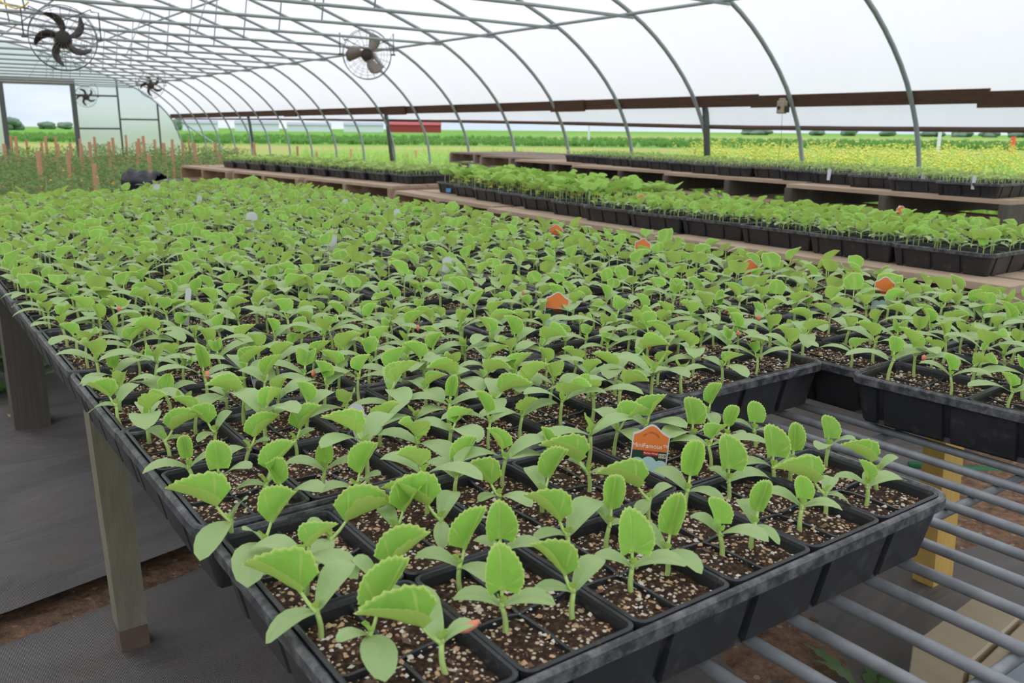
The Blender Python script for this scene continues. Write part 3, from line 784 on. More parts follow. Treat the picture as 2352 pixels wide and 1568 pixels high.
# stickers on two trays
def card(name, px, py, z, w_, h_, mat, label, cat, x):
    d = ray(px, py); p_ = CAM+d*((x-CAM[0])/d[0])
    m = MB(); m.box((0, 0, 0), (.0008, w_/2, h_/2)); o = m.obj(name, [mat]); o.location = p_; o.rotation_euler = (0, .14, 0); return tag(o, label, cat)
card('sticker', 1030, 437, 0, .05, .022, 'sticker_blue', 'blue printed sticker on the side of a black tray in the second row', 'sticker', 2.445)
card('sticker', 1686, 391, 0, .06, .022, 'sticker_white', 'white paper sticker on the side of a black tray in the right-hand row', 'sticker', 4.04)
# ------------------------------------------------------------------ plant tags
def text(body, size, mat, parent, loc, rot=(0, 0, 0), name='lettering', align='CENTER'):
    parts = [(body, loc, rot)] if isinstance(body, str) else body
    Vs, Fs, n = [], [], 0
    for ch, lc, rt in parts:
        cu = bpy.data.curves.new(name, 'FONT'); cu.body = ch; cu.size = size; cu.align_x = align; cu.align_y = 'CENTER'; cu.extrude = .00005
        o = bpy.data.objects.new(name, cu); me = o.to_mesh()
        from mathutils import Euler
        R_ = Euler(rt).to_matrix(); L_ = Vector(lc)
        for v in me.vertices: Vs.append(tuple(R_ @ v.co+L_))
        for p_ in me.polygons: Fs.append(tuple(i+n for i in p_.vertices))
        n = len(Vs); o.to_mesh_clear(); bpy.data.objects.remove(o); bpy.data.curves.remove(cu)
    m = MB(); m.add(Vs, Fs); return m.obj(name, [mat], parent)
def slab(outline, th, y, mi=0, m=None):
    m = m or MB(); n = len(outline)
    V = [(a, y, b) for a, b in outline]+[(a, y+th, b) for a, b in outline]
    m.add(V, [tuple(range(n)), tuple(range(n, 2*n))[::-1]]+[(i, n+i, n+(i+1) % n, (i+1) % n) for i in range(n)], mi); return m
def bell(w_, h0, top):
    pts = [(-w_/2, 0), (w_/2, 0), (w_/2, h0)]
    for k in range(1, 16):
        t_ = k/16; x = w_/2*(1-2*t_); pts.append((x, h0+top*math.exp(-(x/(w_*.29))**2)))
    pts.append((-w_/2, h0)); return pts
def orange_tag(px, py, depth_z, label, full=False, sc=1., hh=.044, face=0.):
    B = at(px, py, SOIL)
    t_ = empty('plant_tag', tuple(B), label, 'plant tag', 'orange plant tags', -YAW+face)
    t_.rotation_euler = (-.12, .10, -YAW+face); t_.scale = (sc,)*3
    w_, h0 = .036, hh
    ol = bell(w_, h0, .010); o_ = slab(ol, .0006, 0).obj('tag_card', ['tag_white'], t_)
    stick = slab([(-.012, -.02), (.012, -.02), (.012, .001), (-.012, .001)], .0006, 0).obj('tag_stem', ['tag_white'], t_)
    b2 = [(a*.93, b if b > h0 else b) for a, b in bell(w_, h0-.0015, .0098)]
    b2 = [(a, max(b, h0-.016)) for a, b in b2]
    slab(b2, .0003, -.0003).obj('orange_panel', ['tag_orange'], t_)
    pw = w_*.93/2
    slab([(-pw, .004), (pw, .004), (pw, h0-.0162), (-pw, h0-.0162)], .0003, -.0003).obj('photo_panel', ['tag_green'], t_)
    m = MB()
    for cx, cz, r_ in ((-.011, .014, .009), (.0, .016, .0085), (.0115, .012, .0095), (-.004, .006, .007), (.006, .005, .007)):
        slab([(min(pw, max(-pw, cx+r_*math.cos(a))), max(.004, cz+r_*math.sin(a)*1.1)) for a in np.linspace(0, 2*PI, 18, endpoint=False)], .0002, -.0005-.00005*abs(cx)*100, 0, m)
    m.obj('flower_picture', ['tag_petal'], t_)
    slab([(-.006, h0-.0205), (.0085, h0-.0205), (.0085, h0-.0164), (-.006, h0-.0164)], .0002, -.0006).obj('red_band', ['tag_red'], t_)
    if full:
        r90 = (PI/2, 0, 0)
        text('MiniFamous\u2122', .0061, 'letter_white', t_, (0, -.0005, h0-.0115), r90)
        text('Perfect White', .0024, 'letter_white', t_, (.0012, -.0007, h0-.0185), r90)
        word = 'CALIBRACHOA'
        text([(ch, (.0085*math.sin((i-5)*.2), -.0005, h0-.0065+.0085*math.cos((i-5)*.2)), (PI/2, (i-5)*.2, 0)) for i, ch in enumerate(word)], .0026, 'letter_brown', t_, (0, 0, 0))
        for k, cx in enumerate((.0108, .0145)):
            slab([(cx-.0017, h0-.0222), (cx+.0017, h0-.0222), (cx+.0017, h0-.0180), (cx-.0017, h0-.0180)], .0002, -.0006).obj('symbol_ground', ['tag_white'], t_)
            slab([(cx+.0014*math.cos(a), h0-.02+.0014*math.sin(a)) for a in np.linspace(0, 2*PI, 16, endpoint=False)], .0002, -.0007).obj('sun_symbol', ['ink'], t_)
            slab([((cx if k == 0 else cx-.0003)+.0009*math.cos(a)*(1 if k == 0 else .6), h0-.02+.0009*math.sin(a)) for a in np.linspace(0, 2*PI, 14, endpoint=False)], .0002, -.0008).obj('sun_symbol', ['tag_yellow'], t_)
    return t_
orange_tag(1483, 1106, 0, 'orange and white MiniFamous plant tag standing in the front tray', True, .92, .047)
orange_tag(1712, 672, 0, 'orange-topped plant tag near the right bench edge, between the melon leaves', False, 1.0, .056)
orange_tag(1470, 612, 0, 'orange-topped plant tag fourth of the right-hand line, before the pallet row', False, 1.0, .056)
orange_tag(1272, 572, 0, 'small orange-topped plant tag farthest back on the wire bench', False, 1.0, .056)
orange_tag(1272, 768, 0, 'orange plant tag half hidden by leaves in the middle of the wire bench', False, 1.0, .056)
orange_tag(2022, 722, 0, 'orange plant tag behind a large leaf in the right column of trays', False, 1.0, .056)
def white_tag(px, py, label, w_=.014, hh=.055, face=0., lean=(-.1, .12), rnd=True, z=SOIL, lines=True):
    B = at(px, py, z); t_ = empty('plant_label', tuple(B), label, 'plant label', 'white plant labels', 0)
    t_.rotation_euler = (lean[0], lean[1], -YAW+face)
    ol = [(-w_/2*.8, -.012), (w_/2*.8, -.012), (w_/2, hh-.004)]+[(w_/2*math.cos(a), hh-.004+w_/2*math.sin(a)*.9) for a in np.linspace(.2, PI-.2, 8)]+[(-w_/2, hh-.004)]
    slab(ol, .0006, 0).obj('label_card', ['tag_white'], t_)
    if lines:
        m = MB()
        for k in range(7):
            x = -w_*.34+w_*.68*k/6; m.box((x, -.0002, hh*.80+random.uniform(-.002, .002)), (.0003, .0001, .0035+random.uniform(0, .0015)))
            if k % 2: m.box((x, -.0002, hh*.42), (.0007, .0001, .006))
        m.obj('printed_lines', ['ink'], t_)
    return t_
white_tag(842, 1038, 'white printed plant label standing in the second left tray', .016, .046, .1, (-.05, -.22))
white_tag(592, 893, 'thin white plant label standing in the third left tray', .012, .044, -.2, (-.05, -.22))
for i, (x, y, lb, w_) in enumerate([
    (575, 545, 'large round-topped white plant label left of the bench middle', .034), (755, 600, 'wide white plant label leaning over leaves at the bench middle', .030),
    (908, 530, 'small white plant label with pointed top behind the bench middle', .020), (790, 500, 'faint small white plant label near the bench back', .018),
    (358, 462, 'round white plant label before the black plastic roll', .030), (1020, 668, 'white plant label beside a melon leaf in the middle column', .018),
    (456, 490, 'white plant label two rows behind the left tray edge plants', .018), (428, 752, 'thin white plant label near the left bench edge', .009)]):
    white_tag(x, y, lb, w_, .062, 0, (-.1, .1), lines=False)
for x, y, lb in ((1352, 461, 'white plant label at the front of the leafy squash trays'), (2062, 505, 'white plant label among near melon seedlings of the second row')):
    white_tag(x, y, lb, .013, .05, 0, (-.1, .1), lines=False)
for x, y, lb in ((2118, 418, 'white plant label in right-hand trays, second from the right picture edge'), (2235, 428, 'white plant label in right-hand trays, nearest the right picture edge'), (1903, 408, 'white plant label in right-hand trays, left of the other two')):
    white_tag(x, y, lb, .018, .04, 0, (-.1, .1), z=ZP3+TH_-.012, lines=False)
for x, y, lb in ((1470, 480, 'orange plant tag in the trays where squash meets melon'), (2066, 512, 'orange plant tag at the far side of the near pallet trays')):
    orange_tag(x, y, 0, lb, False, 1.0, .05)
# ------------------------------------------------------------------ greenhouse frame
prof = [(7.43, -.82), (7.43, -.25), (7.40, -.12), (7.28, .07), (7.14, .35), (7.03, .49), (6.87, .62), (6.60, .87), (6.37, 1.02), (6.15, 1.135), (5.75, 1.30), (5.36, 1.44), (4.83, 1.645), (4.2, 1.86), (3.4, 2.08), (2.4, 2.26), (1.4, 2.32)]
prof = [(a+CAM[0], b+CAM[2]) for a, b in prof]
def smooth_path(P, n):
    P = np.array(P); d = np.concatenate([[0], np.cumsum(np.linalg.norm(np.diff(P, axis=0), axis=1))]); T = np.linspace(0, d[-1], n)
    Q = np.stack([np.interp(T, d, P[:, k]) for k in range(P.shape[1])], 1)
    for _ in range(3): Q[1:-1] = (Q[:-2]+2*Q[1:-1]+Q[2:])/4
    return Q
half = smooth_path(prof, 40); cx_ = half[-1][0]
full = np.concatenate([half, np.array([(2*cx_-a, b) for a, b in half[-2::-1]])])
def zroof(x):
    x = x if x >= cx_ else 2*cx_-x
    return float(np.interp(x, half[::-1, 0], half[::-1, 1]))
ends = 27+CAM[1]
AY = [y for y in (CAM[1]+7.15*(.58+.1683*k) for k in range(-3, 22)) if y < ends-.5]+[ends-.06]
TIEZ = 1.09+CAM[2]; TX = 6.14+CAM[0]
for k, y in enumerate(AY):
    lab = 'grey steel hoop with cross bar, '
    kk = k-3
    lab += ('nearest behind the camera side' if kk < 0 else 'nearest at the right edge of the picture' if kk == 0 else nth(kk, 'from the right, counting along the hip board'))
    if kk < 0: lab = 'grey steel hoop arching overhead before the picture, number %d back' % (-kk)
    t_ = empty('greenhouse_hoop', (cx_, y, 0), lab, 'greenhouse hoop', 'steel hoops of the greenhouse')
    m = MB(); m.tube([(a-cx_, 0, b) for a, b in full], .021, 8); m.obj('bow', ['pipe_steel'], t_, True)
    m = MB(); m.tube([(TX-cx_+.05, 0, TIEZ-.012), (TX-cx_-1.2, 0, TIEZ), (-TX+cx_, 0, TIEZ)], .0165, 8); m.tube([(TX-cx_+.06, 0, TIEZ-.02), (TX-cx_+.02, 0, TIEZ+.035)], .011, 6); m.obj('cross_bar', ['pipe_steel'], t_, True)
    for x in (-2.6, 0, 2.6):
        m = MB(); m.tube([(x, 0, TIEZ), (x+(.12 if x > 0 else -.12), 0, zroof(x+cx_))], .008, 6); m.obj('strut', ['pipe_steel'], t_, True)
    if k % 3 == 0:
        for x in (-1.5, 2):
            m = MB(); m.tube([(x, 0, TIEZ), (x+.6, 1.1, zroof(x+cx_+.6)-.03)], .008, 6); m.obj('brace', ['pipe_steel'], t_, True)
PN = [(6.12, 'lowest purlin pipe, running over the cross bar ends'), (4.3, 'second purlin pipe up from the right side wall'), (2.9, 'third purlin pipe, just right of the ridge'), (1.4, 'ridge purlin pipe along the top of the greenhouse'), (-.2, 'purlin pipe just left of the ridge')]
for x, lb in PN:
    x += CAM[0]; m = MB(); m.tube([(x, -3.5, zroof(x)-.035), (x, 10, zroof(x)-.035), (x, ends, zroof(x)-.035)], .016, 8)
    tag(m.obj('purlin', ['pipe_steel'], None, True), 'grey '+lb, 'pipe')
# lower stub posts seen dark beside two hoops
for i, (px, lb) in enumerate(((896, 'dark ground post beside a hoop left of the empty pallets'), (580, 'dark ground post beside a far hoop, left part of side wall'), (1628, 'thick dark ground post beside a hoop behind the right-hand trays'))):
    x = 7.33+CAM[0]; d = ray(px, 325); y = CAM[1]+d[1]/d[0]*(x-CAM[0])
    m = MB(); m.tube([(x+.06, y, .0), (x-.03, y+.02, .88), (x-.06, y+.03, 1.1)], .035, 8); tag(m.obj('ground_post', ['pipe_dark'], None, True), lb, 'post')
# hip boards
xb = 7.185+CAM[0]; zb = .308+CAM[2]
edges = [-3.5, 2.95, 5.2, 8.1, 12.6, 17.2, 22, ends]
names = ['at the right picture edge', 'with the lower splice by the right picture edge', 'behind the small wall box', 'right of the picture middle', 'over the empty pallets', 'left of the picture middle', 'farthest, reaching the end wall']
names = ['cut by the right picture edge', 'passing the hoop nearest the right edge', 'behind the small wall box', 'right of the picture middle', 'over the empty pallets', 'left of the picture middle', 'farthest, reaching the end wall']
for k in range(7):
    dz = [-.042, -.014, 0, -.002, 0, .002, 0][k]
    m = MB(); m.box((0, 0, 0), (.019, (edges[k+1]-edges[k])/2+.04, [.062, .056, .058, .058, .06, .06, .06][k])); o = m.obj('hip_board', ['dark_board']); o.location = (xb+.004*k, (edges[k]+edges[k+1])/2, zb+dz)
    o.rotation_euler = (0, -.18, 0)
    tag(o, 'dark brown timber board along the side wall, '+names[k], 'board', 'hip boards')
for k, y in enumerate((8.1, 12.6, 17.2)):
    m = MB(); m.box((0, 0, 0), (.016, .33, .068)); o = m.obj('splice_board', ['dark_board']); o.location = (xb-.032, y, zb-.01); o.rotation_euler = (0, -.18, 0)
    tag(o, 'short splice board over a joint of the side board, '+['nearest of the three', 'middle of the three', 'farthest of the three'][k], 'board', 'splice boards')
# film roof
def sheet(name, prof2, y0, y1, ny, mat, bul=.0):
    m = MB(); n = len(prof2); Ys = np.linspace(y0, y1, ny); V = []
    for j, y in enumerate(Ys):
        for a, b in prof2: V.append((a, y, b))
    m.add(V, [(j*n+i, j*n+i+1, (j+1)*n+i+1, (j+1)*n+i) for j in range(ny-1) for i in range(n-1)]); return m.obj(name, [mat], None, True)
out = np.array([(cx_+(a-cx_)*1.013, b+.03) for a, b in full])
up = out[(out[:, 1] > zb-.10)]
struct(sheet('ceiling', up, -4, ends, 3, 'poly_film'))
def curtain(side):
    m = MB(); Ys = np.linspace(-4, ends, 40); V = []; n = 6; P = []
    for y in Ys:
        zl = CAM[2]+np.interp(y-CAM[1], [0, 3, 6, 9.5, 13, 19, 27], [.03, .035, .045, .10, .14, .19, .24])
        for k in range(n):
            t_ = k/(n-1); z = zb-.02+(zl-zb+.02)*t_
            x = 7.25+CAM[0]+.14*t_+.012*math.sin(y*2.3+k)*t_
            V.append((x if side > 0 else 2*cx_-x, y, z))
        P.append((V[-1][0], y, zl))
    m.add(V, [(j*n+i, j*n+i+1, (j+1)*n+i+1, (j+1)*n+i) for j in range(len(Ys)-1) for i in range(n-1)])
    return m, P
m, P = curtain(1); struct(m.obj('wall_right', ['curtain_film'], None, True))
m = MB(); m.tube(P, .024, 8); struct(m.obj('roll_up_pipe_1', ['rust'], None, True))  # roll-up pipe along the lower edge of the right curtain
m, P = curtain(-1); struct(m.obj('wall_left', ['curtain_film'], None, True))
# end wall
ye = ends
def X(v): return v+CAM[0]
def Zc(v): return v+CAM[2]
m = MB()
def wallpiece(x0, x1, zb_, n=14):
    xs = np.linspace(x0, x1, n); V = [(x, ye, zb_) for x in xs]+[(x, ye, max(zb_+.01, min(zroof(x)+.01, 9))) for x in xs]
    m.add(V, [(i, i+1, n+i+1, n+i) for i in range(n-1)])
wallpiece(X(4.64), X(7.42), 0.); wallpiece(X(2.95), X(4.64), Zc(1.14)); wallpiece(2*cx_-X(7.42), X(2.95), 0.)
struct(m.obj('wall_back', ['end_film']))
fr = empty('door_1', (X(3.8), ye, 0), None, None); fr['kind'] = 'structure'
for nm, b in (('door_post', (X(4.64), 0, Zc(1.16)/2, .06, .05, Zc(1.16)/2)), ('door_post', (X(2.92), 0, Zc(1.16)/2, .06, .05, Zc(1.16)/2)), ('door_header', (X(3.78), 0, Zc(1.17), .92, .05, .06))):
    m = MB(); m.box((b[0]-X(3.8), -.05, b[2]), (b[3], b[4], b[5])); m.obj(nm, ['pipe_dark'], fr)
wf = empty('end_wall_frame', (X(5.8), ye-.05, 0), 'grey stud and rail frame inside the far end wall, right of the doorway', 'frame')
def bar(nm, a, b, r=.028):
    m = MB(); m.tube([(a[0]-X(5.8), 0, a[1]), (b[0]-X(5.8), 0, b[1])], r, 6); m.obj(nm, ['pipe_dark'], wf)
bar('stud', (X(5.78), 0), (X(5.78), zroof(X(5.78)))); bar('stud', (X(6.83), 0), (X(6.83), zroof(X(6.83))))
bar('rail', (X(4.7), Zc(.83)), (X(5.78), Zc(.83))); bar('rail', (X(4.7), Zc(-.06)), (X(5.78), Zc(-.06))); bar('rail', (X(5.78), Zc(.2)), (X(6.83), Zc(.2)))
m = MB(); m.tube([(X(7.25), ye-.3, Zc(.25)), (X(7.62), ye-4.4, 0.02)], .02, 6); tag(m.obj('corner_brace', ['pipe_steel'], None, True), 'slanting steel brace at the far right corner of the greenhouse', 'brace')
# side wall box with wire
d = ray(1796, 246); xx = 7.05+CAM[0]; p_ = CAM+d*((xx-CAM[0])/d[0])
t_ = empty('control_box', tuple(p_), 'small weathered beige control box hanging on the dark side board', 'control box')
m = MB(); m.box((0, 0, 0), (.03, .042, .06)); m.box((0, 0, .07), (.02, .03, .012)); o = m.obj('case', ['box_beige'], t_); bm_ = o.modifiers.new('bevel', 'BEVEL'); bm_.width = .01; bm_.segments = 3
m = MB(); m.tube([(-.034, .012, -.005), (-.028, .012, -.005)], .018, 12); m.obj('dial', ['box_dark'], t_)
m = MB(); m.box((.0, -.06, -.02), (.015, .016, .03)); m.obj('bracket', ['box_dark'], t_)
m = MB(); m.tube([(0, -.01, -.06), (.01, -.012, -.3), (-.01, .0, -.6)], .002, 4); m.obj('wire', ['box_dark'], t_)
m = MB(); y_ = AY[8]; Q = [at_depth(px, py, 9.2) for px, py in ((-10, -6), (12, 10), (36, 20), (56, 14), (66, 4))]
m.tube(Q, .009, 6); tag(m.obj('power_cord', ['tag_yellow'], None, True), 'yellow power cord drooping from the pipes above the large dark fan', 'cord')
# ------------------------------------------------------------------ fans
def fan(px, py, depth, R, nb, style, label, yaw=0., topz=None, spin=0.):
    P = at_depth(px, py, depth)
    t_ = empty('hanging_fan', tuple(P), label, 'fan', 'hanging circulation fans'); t_.rotation_euler = (0, 0, yaw)
    dark = style == 'dark'
    m = MB()
    for yy, rr in ((-.09, .35), (-.09, .62), (-.085, .86), (-.06, 1.), (.08, 1.), (.12, .7), (.12, .4)):
        m.tube([(R*rr*math.cos(a), yy, R*rr*math.sin(a)) for a in np.linspace(0, 2*PI, 40, endpoint=False)], .0042 if rr == 1. else .0016, 5, 0, True)
    for k in range(20):
        a = 2*PI*k/20; c_, s_ = math.cos(a), math.sin(a)
        m.tube([(.06*c_, -.095, .06*s_), (R*.86*c_, -.088, R*.86*s_), (R*c_, -.06, R*s_), (R*c_, .08, R*s_), (R*.7*c_, .12, R*.7*s_), (.08*c_, .13, .08*s_)], .0015, 4)
    m.obj('guard', ['fan_wire'], t_, True)
    m = MB(); m.tube([(0, -.07, 0), (0, -.06, 0), (0, .06, 0), (0, .20, 0)], [.04, .07, .075, .085], 16); m.obj('motor', ['fan_dark'], t_, True)
    for k in range(nb):
        a0 = spin+2*PI*k/nb; m = MB(); V = []; n = 9
        for i in range(n):
            t2 = i/(n-1); r = .05+(R*.88-.05)*t2
            wd = (.62*R*(.35+1.3*t2*(1.15-t2*.7))) if not dark else .16*R*(1+.9*math.sin(PI*t2*.9))
            sweep = (.25 if not dark else .62)*t2*t2
            for s_ in (-1, 0, 1):
                a = a0+sweep+s_*wd/(r+.05)*.55*(1 if t2 < .93 else .45)
                V.append((r*math.cos(a), .03*s_-.01*(1-s_*s_), r*math.sin(a)))
        m.add(V, [(i*3+j, i*3+j+1, i*3+j+4, i*3+j+3) for i in range(n-1) for j in range(2)])
        o = m.obj('blade', ['fan_dark' if dark else 'fan_grey'], t_, True); md = o.modifiers.new('thick', 'SOLIDIFY'); md.thickness = .003
    tz = TIEZ-P[2]
    m = MB(); q = R+.035
    m.tube([(-q, 0, 0), (-q, 0, R*.85), (-q*.8, 0, tz-.02), (-q*.8, 0, tz)], .007, 6); m.tube([(q, 0, 0), (q, 0, R*.85), (q*.8, 0, tz-.02), (q*.8, 0, tz)], .007, 6)
    m.tube([(-q-.02, 0, 0), (-R, 0, 0)], .012, 6); m.tube([(q+.02, 0, 0), (R, 0, 0)], .012, 6)
    m.tube([(-q*.8, 0, tz), (0, .02, tz-.12), (q*.8, 0, tz)], .005, 6)
    m.obj('yoke', ['pipe_dark'], t_, True)
    if not dark:
        m = MB(); m.tube([(.07, .10, .02), (.12, .10, -.05), (.2, .10, -.15)], [.03, .028, .02], 8); m.obj('motor_arm', ['fan_white'], t_, True)
fan(145, 88, 8.25, .295, 5, 'dark', 'large dark five-blade hanging fan at the upper left corner', -.15, spin=.25)
fan(843, 125, 10.9, .30, 3, 'grey', 'wire-caged hanging fan with broad grey blades right of the others', -.52, spin=.9)
fan(347, 196, 20.9, .295, 5, 'dark', 'small dark hanging fan above the end wall, right of the doorway studs', -.2, spin=.3)
fan(197, 222, 22.6, .265, 5, 'dark', 'smallest, farthest hanging fan beside the open doorway', -.2, spin=.3)
# ------------------------------------------------------------------ ground
def plane(name, x0, x1, y0, y1, z, mat, nx=2, ny=2, amp=0.):
    m = MB(); V = [(x, y, z+(RS.uniform(-amp, amp) if amp else 0)) for y in np.linspace(y0, y1, ny) for x in np.linspace(x0, x1, nx)]
    m.add(V, [(j*nx+i, j*nx+i+1, (j+1)*nx+i+1, (j+1)*nx+i) for j in range(ny-1) for i in range(nx-1)]); return m.obj(name, [mat], None, True)
struct(plane('floor', -5, 7.35, -4, ends, -.004, 'bare_soil'))
g_ = plane('ground_field', -900, 900, -300, 1100, -.012, 'field'); struct(g_)
# landscape fabric in two sheets with a soil strip between
def fabric(name, edge_a, far_y, label, up):
    """edge_a: list of (x, y) ragged edge from left to right"""
    m = MB(); E = smooth_path(edge_a, 40); n = 24; V = []
    for x, y in E:
        for k in range(n):
            t_ = (k/(n-1))**1.6; yy = y+(far_y-y)*t_
            z = .006+.016*abs(math.sin(x*2.1+yy*5.3+.8*math.sin(yy*3)))**3*math.sin(yy*2.2+x*3+1)**2+.008*math.sin(x*9+yy*4)**4+(.016*math.exp(-t_*60) if up else .004)
            V.append((x+.01*math.sin(yy*9)*t_, yy, z))
    Fc = [(i*n+k, i*n+k+1, (i+1)*n+k+1, (i+1)*n+k) for i in range(len(E)-1) for k in range(n-1)]
    m.add(V, Fc); o = m.obj(name, ['landscape_fabric'], None, True); return tag(o, label, 'ground fabric', None)
ed = [at(a, b, 0)[:2] for a, b in ((0, 1438), (65, 1412), (130, 1400), (174, 1406), (264, 1366), (362, 1308), (435, 1290), (520, 1265))]
ed = [(-4.6, ed[0][1]-.9), (-1.2, ed[0][1]-.25)]+[tuple(e_) for e_ in ed]+[(1.2, 1.35), (3.2, 1.9), (7.1, 2.6)]
fabric('landscape_fabric', ed, 5.4, 'dark woven ground fabric behind the soil strip, running under the benches', True)
ed = [at(a, b, 0)[:2] for a, b in ((0, 1496), (145, 1453), (272, 1402), (315, 1373), (453, 1333), (560, 1300))]
ed = [(-4.6, ed[0][1]-.9), (-1.2, ed[0][1]-.27)]+[tuple(e_) for e_ in ed]+[(1.2, 1.22), (3.2, 1.75), (7.1, 2.45)]
fabric('landscape_fabric', ed, -3.8, 'dark woven ground fabric in front of the soil strip, nearest the camera', False)
def mound(px, py, rx, ry, label, rz=0, h=.014):
    c = at(px, py, 0); m = MB(); V = [(0, 0, h)]; n = 28
    for j in range(1, 6):
        for i in range(n):
            a = 2*PI*i/n; r = j/5*(1+.18*math.sin(a*3+1)+.1*math.sin(a*7))
            V.append((rx*r*math.cos(a), ry*r*math.sin(a), h*(1-(j/5)**2)+RS.uniform(-.001, .002)-(.012 if j == 5 else 0)))
    Fc = [(0, 1+i, 1+(i+1) % n) for i in range(n)]+[(1+j*n+i, 1+(j+1)*n+i, 1+(j+1)*n+(i+1) % n, 1+j*n+(i+1) % n) for j in range(4) for i in range(n)]
    m.add(V, Fc); o = m.obj('soil_spill', ['bare_soil'], None, True); o.location = (c[0], c[1], .012); o.rotation_euler = (0, 0, rz)
    return tag(o, label, 'soil')
mound(1790, 1500, .16, .10, 'patch of brown soil on the fabric below the front tray corner', .5)
mound(2310, 1130, .5, .2, 'wide patch of brown soil on the fabric beside the yellow leg', .3)
# hose, straw, lumber, weeds below the bench
a, b = at(2195, 1078, .02), at(2420, 1098, .02)
m = MB(); m.tube([a+(a-b)*.5, a, (a+b)/2+np.array([0, .02, 0]), b, b+(b-a)*.6+np.array([.1, -.1, 0])], .011, 10); tag(m.obj('garden_hose', ['hose_green'], None, True), 'green garden hose lying on the floor behind the yellow bench leg', 'hose')
a, b = at(10, 950, .01), at(58, 982, .01)
m = MB(); m.tube([a, (a+b)/2+np.array([0, 0, .01]), b], .004, 6); tag(m.obj('straw_stem', ['straw'], None, True), 'dry straw stem on the fabric beside the left dark bench leg', 'straw')
ZL = .10
q = [at(a, b, ZL)[:2] for a, b in ((2095, 1475), (2257, 1352), (2352, 1408), (2213, 1535))]
def block(name, q, z0, z1, mat, label):
    m = MB(); V = [(*p2, z1) for p2 in q]+[(*p2, z0) for p2 in q]
    m.add(V, [(0, 1, 2, 3)[::-1], (4, 5, 6, 7), (0, 4, 5, 1)[::-1], (1, 5, 6, 2)[::-1], (2, 6, 7, 3)[::-1], (3, 7, 4, 0)[::-1]]); o = m.obj(name, [mat]); md = o.modifiers.new('b', 'BEVEL'); md.width = .003
    return tag(o, label, 'timber')
block('timber_block', q, .0, ZL, 'lumber', 'weathered thick timber block on the floor under the wire grid')
q2 = [at(a, b, ZL)[:2] for a, b in ((2225, 1545), (2362, 1413), (2560, 1530), (2440, 1700))]
block('timber_plank', q2, .0, ZL, 'lumber', 'pale timber plank beside the thick block, carrying a metal plate')
q3 = [at(a, b, ZL+.004)[:2] for a, b in ((2270, 1560), (2335, 1475), (2480, 1560), (2400, 1660))]
block('metal_plate', q3, ZL+.0005, ZL+.004, 'plate_metal', 'shiny grey metal plate lying on the pale plank')['category'] = 'metal plate'
def weed(px, py, n, L, label, mat='weed_leaf', z=.0):
    c = at(px, py, z); t_ = MB()
    for k in range(n):
        a = 2*PI*k/n+random.uniform(-.4, .4); l_ = L*random.uniform(.7, 1.1); el_ = random.uniform(.35, .9)
        V = []; nn = 11
        for i in range(nn):
            t2 = i/(nn-1); x = l_*t2; z_ = x*math.sin(el_)-.5*l_*t2*t2*math.sin(el_)
            w_ = L*.11*math.sin(PI*min(.98, t2+.03))*(1 if i % 2 else .45)
            r_ = x*math.cos(el_)
            for s_ in (-1, 0, 1): V.append((r_*math.cos(a)-s_*w_*math.sin(a), r_*math.sin(a)+s_*w_*math.cos(a), z_+.15*w_*abs(s_)))
        t_.add(V, [(i*3+j, i*3+j+1, i*3+j+4, i*3+j+3) for i in range(nn-1) for j in range(2)])
    o = t_.obj('weed', [mat], None, True); o.location = (c[0], c[1], z+.004); return tag(o, label, 'weed')
weed(1985, 1600, 9, .13, 'dark green jagged weed growing under the wire grid', 'dark_leaf')
for i, (x, y) in enumerate(((8, 905), (22, 850), (-30, 830), (15, 790))):
    weed(x, y, 12, .34, ['dark leafy plant left of the thick bench leg, nearest', 'dark leafy plant left of the thick bench leg, second nearest', 'dark leafy plant cut by the left picture edge', 'dark leafy plant left of the thick bench leg, farthest'][i], 'dark_leaf')
# ------------------------------------------------------------------ black plastic on the bench end
B = at(335, 420, G)
m = MB(); V = []; n = 20; nn = 9
for i in range(nn):
    t2 = i/(nn-1); r = .075*(1-.25*t2)*(1+.015*math.sin(i*2.1))
    for k in range(n):
        a = 2*PI*k/n; V.append((-.1+.2*t2, r*math.cos(a)*1.0, .07+r*.75*math.sin(a)+.01*math.sin(k*2.7+i)))
Fc = [(i*n+k, i*n+(k+1) % n, (i+1)*n+(k+1) % n, (i+1)*n+k) for i in range(nn-1) for k in range(n)]+[tuple(range(n))[::-1]]
m.add(V, Fc); o = m.obj('nursery_pot', ['bag_black'], None, True); o.location = (B[0], B[1], G-.06); o.rotation_euler = (0, 0, -.9); md = o.modifiers.new('t', 'SOLIDIFY'); md.thickness = .004
tag(o, 'black plastic nursery pot lying on its side at the bench end', 'pot')
B = at(392, 428, G); m = MB(); V = []; Fc = []
for i in range(9):
    for k in range(16):
        ph, th = PI/2*i/8, 2*PI*k/16; r = .09*(1+.12*math.sin(3*th+i)); V.append((r*1.3*math.cos(th)*math.sin(ph), r*math.sin(th)*math.sin(ph), .09*math.cos(ph)))
for i in range(8):
    for k in range(16): Fc.append((i*16+k, i*16+(k+1) % 16, (i+1)*16+(k+1) % 16, (i+1)*16+k))
m.add(V, Fc); o = m.obj('plastic_bag', ['bag_grey'], None, True); o.location = (B[0], B[1], G-.05); o.rotation_euler = (0, 0, -.6); tag(o, 'crumpled dark grey plastic bag beside the black pot', 'bag')
